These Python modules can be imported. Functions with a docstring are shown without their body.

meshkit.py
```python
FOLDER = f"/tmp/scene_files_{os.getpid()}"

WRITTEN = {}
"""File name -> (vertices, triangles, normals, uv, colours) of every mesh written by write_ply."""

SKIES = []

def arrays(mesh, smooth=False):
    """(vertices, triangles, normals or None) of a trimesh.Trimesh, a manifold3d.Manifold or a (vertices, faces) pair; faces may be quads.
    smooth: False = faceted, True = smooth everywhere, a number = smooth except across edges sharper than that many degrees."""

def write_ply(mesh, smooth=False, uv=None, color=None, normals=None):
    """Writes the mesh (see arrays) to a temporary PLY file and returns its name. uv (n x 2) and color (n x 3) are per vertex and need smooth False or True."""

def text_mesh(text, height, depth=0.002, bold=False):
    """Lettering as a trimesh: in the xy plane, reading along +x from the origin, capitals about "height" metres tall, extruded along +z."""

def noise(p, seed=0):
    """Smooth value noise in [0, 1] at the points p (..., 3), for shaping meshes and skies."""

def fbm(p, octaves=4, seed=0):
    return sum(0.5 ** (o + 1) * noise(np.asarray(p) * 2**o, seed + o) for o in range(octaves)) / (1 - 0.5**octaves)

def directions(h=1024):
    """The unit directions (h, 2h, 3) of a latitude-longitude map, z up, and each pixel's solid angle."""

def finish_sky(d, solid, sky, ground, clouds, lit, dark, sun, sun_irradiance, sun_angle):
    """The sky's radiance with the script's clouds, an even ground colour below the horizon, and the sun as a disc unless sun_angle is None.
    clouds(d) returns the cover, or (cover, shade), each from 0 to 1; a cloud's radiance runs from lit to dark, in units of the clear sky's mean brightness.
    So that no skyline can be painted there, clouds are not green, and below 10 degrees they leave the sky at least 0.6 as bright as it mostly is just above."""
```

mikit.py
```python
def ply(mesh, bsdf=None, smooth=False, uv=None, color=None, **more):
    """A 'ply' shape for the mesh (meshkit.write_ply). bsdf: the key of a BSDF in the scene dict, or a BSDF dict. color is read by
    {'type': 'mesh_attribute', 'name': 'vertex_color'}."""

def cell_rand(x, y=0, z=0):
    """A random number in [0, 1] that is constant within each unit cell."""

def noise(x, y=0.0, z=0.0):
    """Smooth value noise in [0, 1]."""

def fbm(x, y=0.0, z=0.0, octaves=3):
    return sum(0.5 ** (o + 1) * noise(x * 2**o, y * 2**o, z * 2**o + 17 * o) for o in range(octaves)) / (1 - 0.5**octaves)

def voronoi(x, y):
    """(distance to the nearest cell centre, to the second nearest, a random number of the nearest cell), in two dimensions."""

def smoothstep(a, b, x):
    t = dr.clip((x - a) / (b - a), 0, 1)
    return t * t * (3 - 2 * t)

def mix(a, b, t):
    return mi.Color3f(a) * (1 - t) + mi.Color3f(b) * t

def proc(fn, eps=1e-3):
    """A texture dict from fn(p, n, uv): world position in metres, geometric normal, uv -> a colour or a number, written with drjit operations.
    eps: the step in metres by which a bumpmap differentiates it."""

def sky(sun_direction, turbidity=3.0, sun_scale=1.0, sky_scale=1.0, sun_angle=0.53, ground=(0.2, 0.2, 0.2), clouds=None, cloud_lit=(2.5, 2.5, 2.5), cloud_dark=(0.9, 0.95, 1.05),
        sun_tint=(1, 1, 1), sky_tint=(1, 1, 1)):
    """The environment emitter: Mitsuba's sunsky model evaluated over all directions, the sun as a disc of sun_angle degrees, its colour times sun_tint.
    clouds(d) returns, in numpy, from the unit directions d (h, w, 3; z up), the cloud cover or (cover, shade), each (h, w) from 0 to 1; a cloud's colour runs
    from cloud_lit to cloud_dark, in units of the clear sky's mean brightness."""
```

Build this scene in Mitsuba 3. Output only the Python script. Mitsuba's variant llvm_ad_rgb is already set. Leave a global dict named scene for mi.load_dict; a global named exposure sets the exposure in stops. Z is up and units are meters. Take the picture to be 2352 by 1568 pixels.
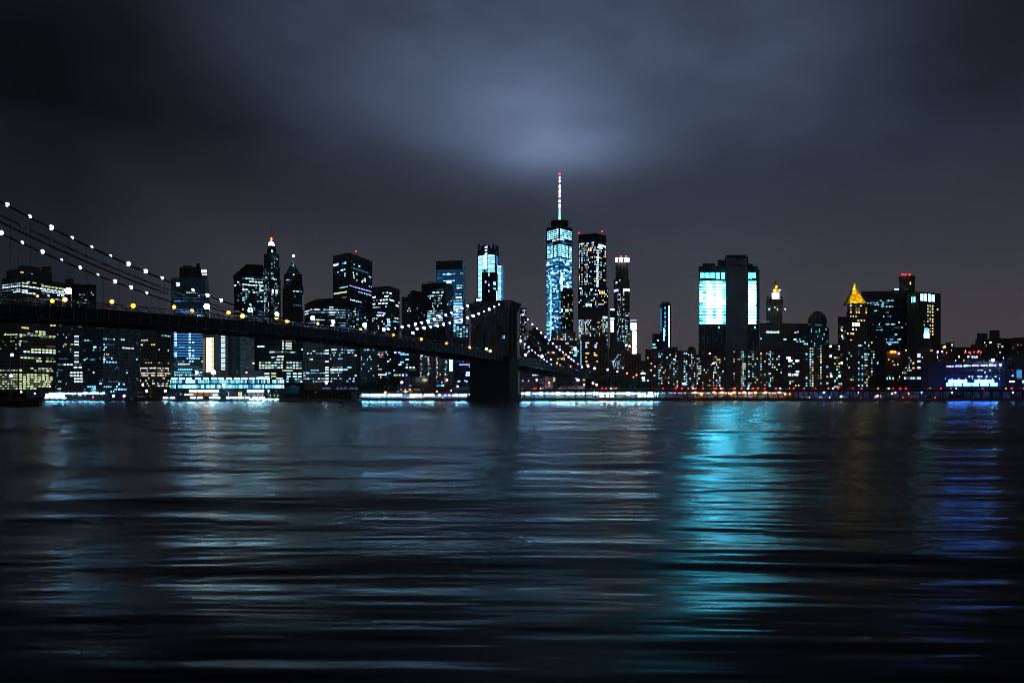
import math, random
import numpy as np
import trimesh, manifold3d as m3
import drjit as dr
import mitsuba as mi
import mikit, meshkit

random.seed(7)
RNG = np.random.default_rng(7)
T = mi.ScalarTransform4f
scene, labels = {}, {}

# ------------------------------------------------------------------ camera
# Drawing unit: a picture 2352 wide; F is the focal length in it, (U0, V0) the point on the horizon straight ahead.
F, U0, V0, EYE = 2080.0, 1176.0, 910.0, 4.5
scene['camera'] = {'type': 'perspective', 'fov': 2 * math.degrees(math.atan(1176 / F)), 'fov_axis': 'x', 'near_clip': 0.5, 'far_clip': 60000.0,
                   'to_world': T().look_at(origin=[0, 0, EYE], target=[0, 100, EYE], up=[0, 0, 1]), 'principal_point_offset_y': -126.0 / 1568.0}

# ------------------------------------------------------------------ sky: night, low cloud lit by the city
exposure = 4.0          # a long night exposure: all light below is given as it shows and scaled by GAIN
GAIN = 2.0 ** -exposure


def clouds(d):
    az = np.degrees(np.arctan2(d[..., 0], d[..., 1]))
    el = np.degrees(np.arcsin(np.clip(d[..., 2], -1, 1)))
    n1 = meshkit.fbm(np.stack([az / 9.0, el / 4.5, az * 0 + 3], -1), 4, 5)
    n2 = meshkit.fbm(np.stack([az / 22.0 + 5, el / 9.0 + 2, az * 0 + 1], -1), 3, 9)
    wob = (n2 - 0.5) * 8

    def lobe(a, e, sa, se):
        return np.exp(-(((az + wob - a) / sa) ** 2) - (((el + 0.5 * wob - e) / se) ** 2))

    b = 0.048 + 0.078 * lobe(7, 14, 32, 18)
    b = b + 0.50 * lobe(2.8, 14.7, 4.2, 1.5) + 0.24 * lobe(2.2, 16.4, 8.5, 2.6) + 0.27 * lobe(1.5, 20.0, 12.5, 5.0) + 0.15 * lobe(-4, 25, 15, 6) + 0.055 * lobe(17, 23, 13, 7)
    b = b - 0.064 * lobe(-27, 19, 12, 10) - 0.045 * lobe(-14, 12.5, 12, 3.0) - 0.07 * lobe(26, 21, 8, 6)
    b = b * (0.45 + 1.10 * n1) + 0.03 * (n2 - 0.5)
    side = np.clip((-az - 10) / 16.0, 0, 1)                      # thicker, darker cloud to the left
    cover = np.clip((el - 4.0) / 12.0, 0.0, 1)
    cover = np.maximum(cover, side * 0.9)
    return np.clip(cover, 0, 1), np.clip(1 - b, 0, 1)


scene['sky'] = {**mikit.sky([-0.3, -1, 0.5], turbidity=8, sun_scale=0.0, sky_scale=0.46 * GAIN, ground=(0.02, 0.02, 0.02), clouds=clouds,
                            cloud_lit=(2.45, 3.3, 5.5), cloud_dark=(0.045, 0.055, 0.065), sky_tint=(1.36, 1.12, 1.10)), 'sampling_weight': 6.0}

# ------------------------------------------------------------------ helpers


def X(u, D):
    return (u - U0) / F * D


def Z(v, D):
    return EYE + (V0 - v) / F * D


def pt(u, v, D):
    return np.array([X(u, D), D, Z(v, D)])


COUNT = {}


def key_of(name):
    n = COUNT.get(name, 0)
    COUNT[name] = n + 1
    return name if n == 0 else f'{name}_{n:03d}'


def add(name, mesh, mat, smooth=False, **more):
    k = key_of(name)
    scene[k] = mikit.ply(mesh, mat, smooth=smooth, **more)
    return k


def thing(name, label, cat, group=None, kind=None):
    k = key_of(name)
    labels[k] = {'label': label, 'category': cat}
    if group:
        labels[k]['group'] = group
    if kind:
        labels[k]['kind'] = kind
    return k


def join(ms):
    return trimesh.util.concatenate(ms)


def box(x0, x1, y0, y1, z0, z1):
    m = trimesh.creation.box((x1 - x0, y1 - y0, z1 - z0))
    m.apply_translation(((x0 + x1) / 2, (y0 + y1) / 2, (z0 + z1) / 2))
    return m


def beam(a, b, w, h=None, up=(0, 0, 1)):
    """A box from a to b, w wide and h high."""
    a, b = np.asarray(a, float), np.asarray(b, float)
    L = np.linalg.norm(b - a)
    x = (b - a) / L
    y = np.cross(up, x)
    if np.linalg.norm(y) < 1e-6:
        y = np.cross((1, 0, 0), x)
    y /= np.linalg.norm(y)
    m = trimesh.creation.box((L, w, h or w))
    M = np.eye(4)
    M[:3, 0], M[:3, 1], M[:3, 2], M[:3, 3] = x, y, np.cross(x, y), (a + b) / 2
    m.apply_transform(M)
    return m


def tube(p, r, sides=6):
    """A tube through the points p."""
    p = np.asarray(p, float)
    t = np.gradient(p, axis=0)
    t /= np.linalg.norm(t, axis=1, keepdims=True)
    ref = np.where(np.abs(t[:, 2:]) < 0.9, [[0, 0, 1.0]], [[1.0, 0, 0]])
    a = np.cross(t, ref)
    a /= np.linalg.norm(a, axis=1, keepdims=True)
    b = np.cross(t, a)
    an = np.arange(sides) * 2 * np.pi / sides
    rr = np.broadcast_to(r, (len(p),))
    v = (p[:, None] + rr[:, None, None] * (np.cos(an)[None, :, None] * a[:, None] + np.sin(an)[None, :, None] * b[:, None])).reshape(-1, 3)
    i, j = np.meshgrid(np.arange(len(p) - 1), np.arange(sides), indexing='ij')
    q = np.stack([i * sides + j, i * sides + (j + 1) % sides, (i + 1) * sides + (j + 1) % sides, (i + 1) * sides + j], -1).reshape(-1, 4)
    f = np.vstack([q[:, [0, 1, 2]], q[:, [0, 2, 3]]])
    n = len(p) - 1
    caps = [[0, k + 1, k] for k in range(1, sides - 1)] + [[n * sides, n * sides + k, n * sides + k + 1] for k in range(1, sides - 1)]
    return trimesh.Trimesh(v, np.vstack([f, caps]), process=False)


def prism(poly, z0, z1, top=None):
    """Upright solid on a ground polygon (counter-clockwise), its top ring may differ (taper)."""
    poly = np.asarray(poly, float)
    top = poly if top is None else np.asarray(top, float)
    n = len(poly)
    v = np.vstack([np.c_[poly, np.full(n, z0)], np.c_[top, np.broadcast_to(z1, (n,))]])
    f = []
    for i in range(n):
        j = (i + 1) % n
        f += [[i, j, n + j], [i, n + j, n + i]]
    f += [[0, i + 1, i] for i in range(1, n - 1)] + [[n, n + i, n + i + 1] for i in range(1, n - 1)]
    return trimesh.Trimesh(v, f, process=False)


def shrink(poly, k, c=None):
    poly = np.asarray(poly, float)
    c = poly.mean(0) if c is None else np.asarray(c)
    return c + (poly - c) * k


def lathe(profile, sides=16, at=(0, 0, 0)):
    m = trimesh.creation.revolve(np.array(profile, float), sections=sides)
    m.apply_translation(at)
    return m


# ------------------------------------------------------------------ materials
def rgb(*c):
    return {'type': 'rgb', 'value': list(c)}


def facade(base, glass, fw, fh, ww, wh, rough=0.55, spec=0.3, seed=0.0):
    """A wall too far off to tell its unlit windows apart: storeys of dark panes in a wall of uneven tone."""
    def fn(p, n, uv):
        h = p.x * n.y - p.y * n.x
        a, b = h / fw, p.z / fh
        ia, ib = dr.floor(a), dr.floor(b)
        inside = (dr.abs(a - ia - 0.5) < ww / 2) & (dr.abs(b - ib - 0.5) < wh / 2) & (dr.abs(n.z) < 0.5)
        r = mikit.cell_rand(ia, ib, seed)
        tone = 0.75 + 0.5 * mikit.fbm(h / 17 + seed, p.z / 11, 0.3, 3)
        return dr.select(inside, mi.Color3f(*glass) * (0.5 + r), mi.Color3f(*base) * tone)
    return {'type': 'principled', 'base_color': mikit.proc(fn), 'roughness': rough, 'specular': spec}


def plain(c, rough=0.6, scale=8.0, amount=0.5, spec=0.3, metal=0.0):
    def fn(p, n, uv):
        return mi.Color3f(*c) * (1 - amount / 2 + amount * mikit.fbm(p.x / scale, p.y / scale, p.z / scale, 3))
    return {'type': 'principled', 'base_color': mikit.proc(fn), 'roughness': rough, 'specular': spec, 'metallic': metal}


scene['stone'] = facade((0.13, 0.125, 0.12), (0.02, 0.024, 0.03), 3.4, 4.0, 0.45, 0.55)
scene['pale_stone'] = facade((0.24, 0.23, 0.22), (0.03, 0.034, 0.04), 4.2, 4.4, 0.4, 0.55, seed=2.0)
scene['brick'] = facade((0.16, 0.085, 0.055), (0.02, 0.02, 0.022), 4.0, 2.9, 0.4, 0.45, seed=4.0)
scene['dark_glass'] = facade((0.05, 0.06, 0.075), (0.02, 0.028, 0.04), 2.0, 4.0, 0.8, 0.6, 0.5, 0.3)
scene['blue_glass'] = facade((0.06, 0.12, 0.17), (0.03, 0.07, 0.11), 1.8, 4.2, 0.85, 0.7, 0.45, 0.4)
scene['teal_glass'] = facade((0.05, 0.09, 0.095), (0.025, 0.05, 0.06), 2.2, 3.6, 0.75, 0.6, 0.5, 0.3)
scene['blank_stone'] = plain((0.13, 0.13, 0.135), 0.7, 20.0, 0.5)
scene['blue_grey_panel'] = plain((0.11, 0.115, 0.155), 0.6, 25.0, 0.4)
scene['slab_panel'] = plain((0.22, 0.21, 0.225), 0.7, 25.0, 0.3)
scene['black_metal'] = plain((0.03, 0.03, 0.034), 0.5, 3.0, 0.5)
scene['steel'] = plain((0.035, 0.033, 0.032), 0.5, 2.0, 0.6)
scene['lamp_metal'] = plain((0.25, 0.25, 0.25), 0.4, 2.0, 0.3)
scene['concrete'] = plain((0.22, 0.21, 0.20), 0.8, 5.0, 0.6)
scene['tarmac'] = plain((0.05, 0.05, 0.052), 0.8, 6.0, 0.5)
scene['earth'] = plain((0.06, 0.058, 0.05), 0.9, 9.0, 0.7)
scene['leaf'] = plain((0.045, 0.07, 0.03), 0.6, 1.3, 0.9)
scene['bark'] = plain((0.07, 0.055, 0.04), 0.8, 0.6, 0.6)
scene['gilt'] = plain((0.80, 0.46, 0.05), 0.6, 2.5, 0.15)
scene['white_paint'] = plain((0.75, 0.75, 0.74), 0.4, 4.0, 0.2)
scene['car_paint'] = plain((0.04, 0.042, 0.05), 0.25, 3.0, 0.2, 0.6)
scene['rubber'] = plain((0.02, 0.02, 0.02), 0.8, 1.0, 0.2)
scene['wood'] = plain((0.10, 0.07, 0.045), 0.7, 1.0, 0.6)


def granite(p, n, uv):
    h = p.x * n.y - p.y * n.x
    row = dr.floor(p.z / 1.3)
    a = h / 2.8 + 0.5 * (row - 2 * dr.floor(row / 2))
    joint = (dr.abs(a - dr.floor(a) - 0.5) > 0.47) | (dr.abs(p.z / 1.3 - row - 0.5) > 0.45)
    tone = 0.7 + 0.5 * mikit.cell_rand(dr.floor(a), row, 5) * 0.6 + 0.35 * mikit.fbm(h / 6, p.z / 14, 0.2, 3)
    return mi.Color3f(0.062, 0.060, 0.046) * dr.select(joint, 0.55, tone)


scene['granite'] = {'type': 'principled', 'base_color': mikit.proc(granite), 'roughness': 0.8, 'specular': 0.2}

# ------------------------------------------------------------------ lights: what gives off light, by colour
LIGHT = {
    'white': (1.15, 1.6, 1.8), 'cool': (0.5, 1.5, 2.2), 'yellow': (0.78, 0.95, 0.5), 'amber': (1.6, 1.0, 0.42), 'orange': (2.2, 0.8, 0.15), 'teal': (0.16, 0.95, 1.15),
    'blue': (0.30, 0.65, 3.6), 'violet': (1.1, 0.95, 3.2), 'red': (3.2, 0.10, 0.14), 'green': (0.1, 1.1, 0.6),
    'white_dim': (0.11, 0.165, 0.19), 'yellow_dim': (0.12, 0.125, 0.055), 'cool_dim': (0.06, 0.14, 0.19), 'blue_dim': (0.008, 0.055, 0.14), 'teal_dim': (0.018, 0.10, 0.125),
    'white_mid': (0.40, 0.60, 0.67), 'cool_mid': (0.15, 0.5, 0.8), 'yellow_mid': (0.34, 0.43, 0.21), 'amber_mid': (0.7, 0.4, 0.15),
    'amber_dim': (0.17, 0.10, 0.04), 'blue_mid': (0.035, 0.28, 0.75), 'ice': (1.1, 3.6, 5.0), 'blue_white': (1.7, 3.0, 7.0), 'white_hot': (4.5, 5, 5.6), 'hot_warm': (5.0, 3.4, 1.9),
    'cyan_bright': (0.5, 15.0, 23.0), 'ice_bright': (2.2, 18.0, 27.0), 'hot': (24.0, 50.0, 64.0), 'hot_blue': (12.0, 38.0, 70.0), 'deep_blue': (0.85, 6.0, 30.0), 'gold_glow': (3.4, 2.1, 0.5), 'violet_dim': (0.08, 0.07, 0.26),
}
WEIGHT = {'cyan_bright': 3.0, 'ice_bright': 3.0, 'hot': 5.0, 'hot_blue': 5.0, 'deep_blue': 2.0}


def emit(c, w=0.0):
    return {'type': 'area', 'radiance': rgb(*(x * GAIN for x in c)), 'sampling_weight': float(w)}


PANE = trimesh.creation.box((1, 1, 1))
for name, c in LIGHT.items():
    scene['lit_' + name] = {'type': 'shapegroup', 'pane': {**mikit.ply(PANE, 'dark_glass'), 'emitter': emit(c, WEIGHT.get(name, 0.0))}}


def ref(group):
    return {'type': 'ref', 'id': group}


class Building:
    """Footprint front given as corners (u, distance) from left to right; heights given where they show in the picture's rows at the nearest corner."""

    def __init__(self, kind, label, pts, top, mat='stone', depth=38, cat='building', group=None, base=2.0, part='wall'):
        self.key = thing(kind, label, cat, group)
        self.pts, self.D, self.mat, self.depth, self.n = pts, min(p[1] for p in pts), mat, depth, 0
        self.front = np.array([[X(u, D), D] for u, D in pts])
        self.base = base
        self.rng = random.Random(self.key)
        self.tier(part, pts, None, top, mat, depth)

    def foot(self, pts, depth):
        f = np.array([[X(u, D), D] for u, D in pts])
        mid = sum(u for u, D in pts) / len(pts)
        back = f[::-1] + [X(mid, depth), depth]          # the flanks run straight away from the river
        return np.vstack([f, back])

    def z(self, v, D=None):
        return Z(v, D or self.D)

    def tier(self, name, pts, bottom, top, mat=None, depth=None, k=1.0, dz=0.0):
        """A block between two picture rows; k shrinks its top."""
        D = min(p[1] for p in pts)
        poly = self.foot(pts, depth or self.depth)
        z0 = self.base if bottom is None else Z(bottom, D) - dz
        return add(f'{self.key}__{name}', prism(poly, z0, Z(top, D), shrink(poly, k) if k != 1 else None), mat or self.mat)

    def part(self, name, mesh, mat, **k):
        return add(f'{self.key}__{name}', mesh, mat, **k)

    def hit(self, face, u):
        a, b = self.front[face], self.front[face + 1]
        s = (u - U0) / F
        t = (s * a[1] - a[0]) / ((b[0] - a[0]) - s * (b[1] - a[1]))
        return a + t * (b - a)

    def pane(self, face, u0, u1, v, h, light, name='window', proud=0.15):
        p, q = self.hit(face, u0), self.hit(face, u1)
        d = q - p
        w = float(np.linalg.norm(d))
        d /= w
        n = np.array([d[1], -d[0]])
        hz = h / F * self.D
        c = (p + q) / 2 + n * (proud - 0.2)
        k = key_of(f'{self.key}__{name}') if self.n < 300 else f'{self.key}__small_window__{self.n:03d}'
        if self.n == 300:
            labels[f'{self.key}__small_window'] = {'kind': 'stuff', 'label': 'further small lit windows'}
        if name == 'window':
            self.n += 1
        scene[k] = {'type': 'instance', 'to_world': T().translate([float(c[0]), float(c[1]), float(self.z(v))]).rotate([0, 0, 1], math.degrees(math.atan2(d[1], d[0]))).scale([w, 0.4, hz]), 'g': ref('lit_' + light)}

    def pick(self, pal):
        if isinstance(pal, str):
            return pal
        r = self.rng.random() * sum(w for _, w in pal)
        for name, w in pal:
            r -= w
            if r <= 0:
                return name
        return pal[-1][0]

    def grid(self, face, u0, u1, cols, v0, v1, rows, p, pal, w=0.6, h=0.5, band=0.0, jit=0.0, colbias=0.0):
        """Windows on a storey grid; p of them lit, band: how strongly neighbours on a storey are lit together, colbias: how strongly whole columns are."""
        rng, du, dv = self.rng, (u1 - u0) / cols, (v1 - v0) / max(rows - 1, 1)
        cb = [1 + colbias * (rng.random() * 2 - 1) * 1.6 for _ in range(cols)]
        for r in range(rows):
            v = v0 + r * dv
            rp = min(1, p * (0.35 + 1.3 * rng.random())) if band else p
            on, i = rng.random() < rp, 0
            while i < cols:
                if band:
                    if rng.random() > band:
                        on = rng.random() < rp
                else:
                    on = rng.random() < rp * cb[i]
                if on:
                    run = 1
                    while band and i + run < cols and run < 4 and rng.random() < band:
                        run += 1
                    a = u0 + du * (i + (1 - w) / 2)
                    b = u0 + du * (i + run - (1 - w) / 2)
                    hh = dv * h if rows > 1 else h
                    self.pane(face, a, b, v + jit * dv * (rng.random() - 0.5), hh * (0.8 + 0.4 * rng.random()), self.pick(pal))
                    i += run
                else:
                    i += 1

    def run(self, face, v, spans, h=2.6, light='white', name='window', gap=None):
        """Lit windows named one by one: spans of (u0, u1) or (u0, u1, light); gap splits a span into panes that wide."""
        for s in spans:
            L = s[2] if len(s) > 2 else light
            if gap:
                n = max(1, round((s[1] - s[0]) / gap))
                for i in range(n):
                    a = s[0] + (s[1] - s[0]) * i / n
                    self.pane(face, a + 0.15 * gap, a + 0.85 * gap, v, h * (0.85 + 0.3 * self.rng.random()), self.pick(L), name)
            else:
                self.pane(face, s[0], s[1], v, h, self.pick(L), name)


OFFICE = [('white', 4), ('cool', 3), ('white_mid', 4), ('cool_mid', 3), ('white_dim', 4), ('cool_dim', 4)]
YELLOW = [('yellow', 5), ('yellow_mid', 4), ('white_mid', 2), ('yellow_dim', 5)]
HOMES = [('white', 2), ('white_mid', 2), ('cool_mid', 2), ('amber_mid', 2), ('amber', 2), ('yellow', 2), ('cool', 2), ('amber_dim', 2), ('white_dim', 2), ('teal', 0.7), ('teal_dim', 1)]
COOL = [('cool', 3), ('cool_mid', 3), ('white_mid', 1), ('white', 1), ('cool_dim', 3), ('teal_dim', 2)]
BLUES = [('blue_mid', 3), ('blue_dim', 5), ('cool', 2)]
LOFT = [('white', 4), ('white_mid', 3), ('amber_mid', 2), ('amber', 1.5), ('cool', 2), ('cool_mid', 1.5), ('white_dim', 3), ('violet', 0.4)]

# ================================================================== the setting
WAVES = ((150, 50, 0.026), (75, 21, 0.038), (31, 9.0, 0.042), (13, 3.6, 0.056), (5.6, 1.4, 0.074), (2.6, 0.53, 0.070), (1.2, 0.21, 0.046))


def wave(x, y, cell):
    """Height of the river at points: swell, chop and ripples, crests lying roughly along the shore; what is finer than the mesh's cells is left to the roughness."""
    p0 = np.stack([x / 60, y / 45, x * 0], -1)
    wx = x + 8.0 * meshkit.noise(p0, 4)
    wy = y + 2.0 * meshkit.noise(np.stack([x / 13, y / 8, x * 0], -1), 2) 
    h = np.zeros_like(x)
    for i, (lx, ly, s) in enumerate(WAVES):
        keep = np.clip(ly / (2.0 * cell) - 0.5, 0, 1)
        n = meshkit.noise(np.stack([wx / lx, wy / ly, x * 0 + 0.37 * i], -1), 30 + i)
        h += keep * s * ly * (n - 0.5)
    return h


# wind-blown water: the fine ripples too small to see spread reflections sideways more than up and down
def calm(p, n, uv):
    """Roughness of the water: ruffled in mid-stream, slick in the lee of the far shore."""
    return 0.215 - 0.05 * mikit.smoothstep(260.0, 560.0, p.y + 60 * (mikit.noise(p.x / 90, p.y / 60, 1.0) - 0.5))


scene['river_water'] = {'type': 'blendbsdf', 'weight': 0.5, 'gloss': {'type': 'principled', 'base_color': rgb(0.001, 0.0015, 0.002), 'roughness': mikit.proc(calm), 'anisotropic': 0.94, 'specular': 0.03},
                        'murk': {'type': 'diffuse', 'reflectance': rgb(0.002, 0.003, 0.004)}}
# one sheet of water, its cells growing with the distance from the near bank
vr = np.concatenate([np.arange(2600, 1640, -4.0), np.arange(1640, 1000, -0.5), np.arange(1000, 921.0, -0.28)])
dr_ = np.concatenate([EYE * F / (vr - V0), np.linspace(870, 906, 4)])
ur = np.concatenate([np.linspace(-2600, -120, 45), np.arange(-90, 2440, 9.0), np.linspace(2470, 4950, 45)])
UU, DD = np.meshgrid(ur, dr_)
XX = (UU - U0) / F * DD
cellsize = np.gradient(dr_)[:, None] + 0 * UU
HH = wave(XX, DD, cellsize) * np.clip((780 - DD) / 400, 0, 1)
nr, nc = UU.shape
ii = np.arange(nr * nc).reshape(nr, nc)
quads = np.stack([ii[:-1, :-1], ii[:-1, 1:], ii[1:, 1:], ii[1:, :-1]], -1).reshape(-1, 4)
RV = np.stack([XX, DD, HH], -1).reshape(-1, 3)
far = np.array([[-6000, 906, 0], [6000, 906, 0], [6000, -600, -.4], [-6000, -600, -.4]], float) - [0, 0, 0.45]
nv = len(RV)
RIVER = trimesh.Trimesh(np.vstack([RV, far]), np.vstack([quads[:, [0, 1, 2]], quads[:, [0, 2, 3]], [[nv, nv + 2, nv + 1], [nv, nv + 3, nv + 2]]]), process=False)
k = 'river'
scene[k] = mikit.ply(RIVER, 'river_water', smooth=True, uv=np.array(RIVER.vertices)[:, :2] / 100.0)
labels[k] = {'kind': 'structure', 'label': 'dark rippled river with long reflections of the city lights'}
# the Manhattan shore, one sheet to the horizon with a sea wall
xs = np.linspace(-6000, 6000, 241)
edge = 902 + 3 * np.sin(xs / 90) + 2 * np.sin(xs / 37 + 1)
k = add('ground', prism(np.vstack([np.c_[xs, edge], [[6000, 8000], [-6000, 8000]]]), -2.9, 2.2), 'earth')
labels[k] = {'kind': 'structure', 'label': 'dark low waterfront ground behind a sea wall'}
k = add('sea_wall', prism(np.vstack([np.c_[xs[60:181], edge[60:181] - 1.2], np.c_[xs[60:181], edge[60:181] - 0.1][::-1]]), -2.8, 2.9), 'concrete')
labels[k] = {'kind': 'structure', 'label': 'low concrete sea wall along the far shore'}

# ================================================================== the bridge
BX, BY, TH = -9.095, 787.46, 0.41835
BD = np.array([-math.sin(TH), -math.cos(TH)])   # towards the near bank
BN = np.array([math.cos(TH), -math.sin(TH)])    # towards the side that faces the camera
DECK_S = [-420, -300, -251, -107, -33, 0, 90, 224, 336, 363, 434, 475, 560]
DECK_Z = [24.0, 26.4, 28.4, 35.5, 38.8, 40.6, 43.6, 45.2, 44.6, 44.2, 42.6, 40.4, 36.0]
S_TOWER, S_TOWER2 = -14.0, 500.0


def bp(s, off, z):
    s, off, z = np.broadcast_arrays(np.asarray(s, float), np.asarray(off, float), np.asarray(z, float))
    return np.stack([BX + BD[0] * s + BN[0] * off, BY + BD[1] * s + BN[1] * off, z], -1)


def deck_z(s):
    return np.interp(s, DECK_S, DECK_Z)


def cable_z(s):
    s = np.asarray(s, float)
    main = 46.74 + 38.26 * ((s - 243) / 243) ** 2
    t = np.clip(-14 - s, 0, None)
    side = 89.5 + (-0.345) * t + (0.000345) * t ** 2
    return np.where(s >= -14, main, side)


def extrude_along(s, sect):
    """A strip along the deck: sect gives the corner points (off, dz) of its cross-section, counter-clockwise seen from the near bank's far side."""
    n, k = len(s), len(sect)
    v = np.concatenate([bp(s, o, deck_z(s) + dz)[:, None] for o, dz in sect], 1).reshape(-1, 3)
    f = []
    for i in range(n - 1):
        for j in range(k):
            a, b = i * k + j, i * k + (j + 1) % k
            f += [[a, b, b + k], [a, b + k, a + k]]
    f += [[0, j + 1, j] for j in range(1, k - 1)] + [[(n - 1) * k, (n - 1) * k + j, (n - 1) * k + j + 1] for j in range(1, k - 1)]
    m = trimesh.Trimesh(v, f, process=False)
    m.fix_normals()
    return m


BR = thing('suspension_bridge', 'long dark suspension bridge with a stone tower and strings of white cable lamps', 'bridge')
ss = np.linspace(-285, 540, 100)
EDGE_N, EDGE_S = 1.6, -32.2
add(BR + '__deck', extrude_along(ss, [(EDGE_S, -1.6), (EDGE_N - 0.4, -1.6), (EDGE_N - 0.4, -0.9), (EDGE_S, -0.9)]), 'tarmac')
for off in (EDGE_N, EDGE_S - 0.5):
    g = add(BR + '__side_girder', extrude_along(ss, [(off - 0.35, -5.0), (off, -5.0), (off, -0.6), (off - 0.35, -0.6)]), 'steel')
    add(g + '__bottom_chord', extrude_along(ss, [(off - 0.6, -5.6), (off + 0.3, -5.6), (off + 0.3, -5.01), (off - 0.6, -5.01)]), 'steel')
    add(g + '__top_chord', extrude_along(ss, [(off - 0.5, -0.59), (off + 0.25, -0.59), (off + 0.25, 0.0), (off - 0.5, 0.0)]), 'steel')
bars = []
for s in np.arange(-280, 536, 6.0):     # stiffeners on the near girder
    bars.append(beam(bp(s, EDGE_N + 0.1, deck_z(s) - 5.0), bp(s, EDGE_N + 0.1, deck_z(s) - 0.6), 0.35))
labels[add(BR + '__stiffener', join(bars), 'steel')] = {'kind': 'stuff'}
bars = []
for off in (-9.5, -21.5):              # the trusses beside the roadway
    for s in np.arange(-240, 534, 7.5):
        z0, z1 = deck_z(s), deck_z(s + 7.5)
        bars += [beam(bp(s, off, z0 - 0.8), bp(s, off, z0 + 3.6), 0.25), beam(bp(s, off, z0 - 0.6), bp(s + 7.5, off, z1 + 3.5), 0.2)]
labels[add(BR + '__truss_web', join(bars), 'steel')] = {'kind': 'stuff'}
for off in (-9.5, -21.5):
    add(BR + '__truss_chord', extrude_along(np.linspace(-240, 536, 80), [(off - 0.2, 3.4), (off + 0.2, 3.4), (off + 0.2, 3.9), (off - 0.2, 3.9)]), 'steel')
bars = [beam(bp(s, EDGE_N - 2, deck_z(s) - 4.2), bp(s, EDGE_S + 2, deck_z(s) - 4.2), 0.5, 1.2) for s in np.arange(-280, 536, 10)]
labels[add(BR + '__cross_beam', join(bars), 'steel')] = {'kind': 'stuff'}
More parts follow.
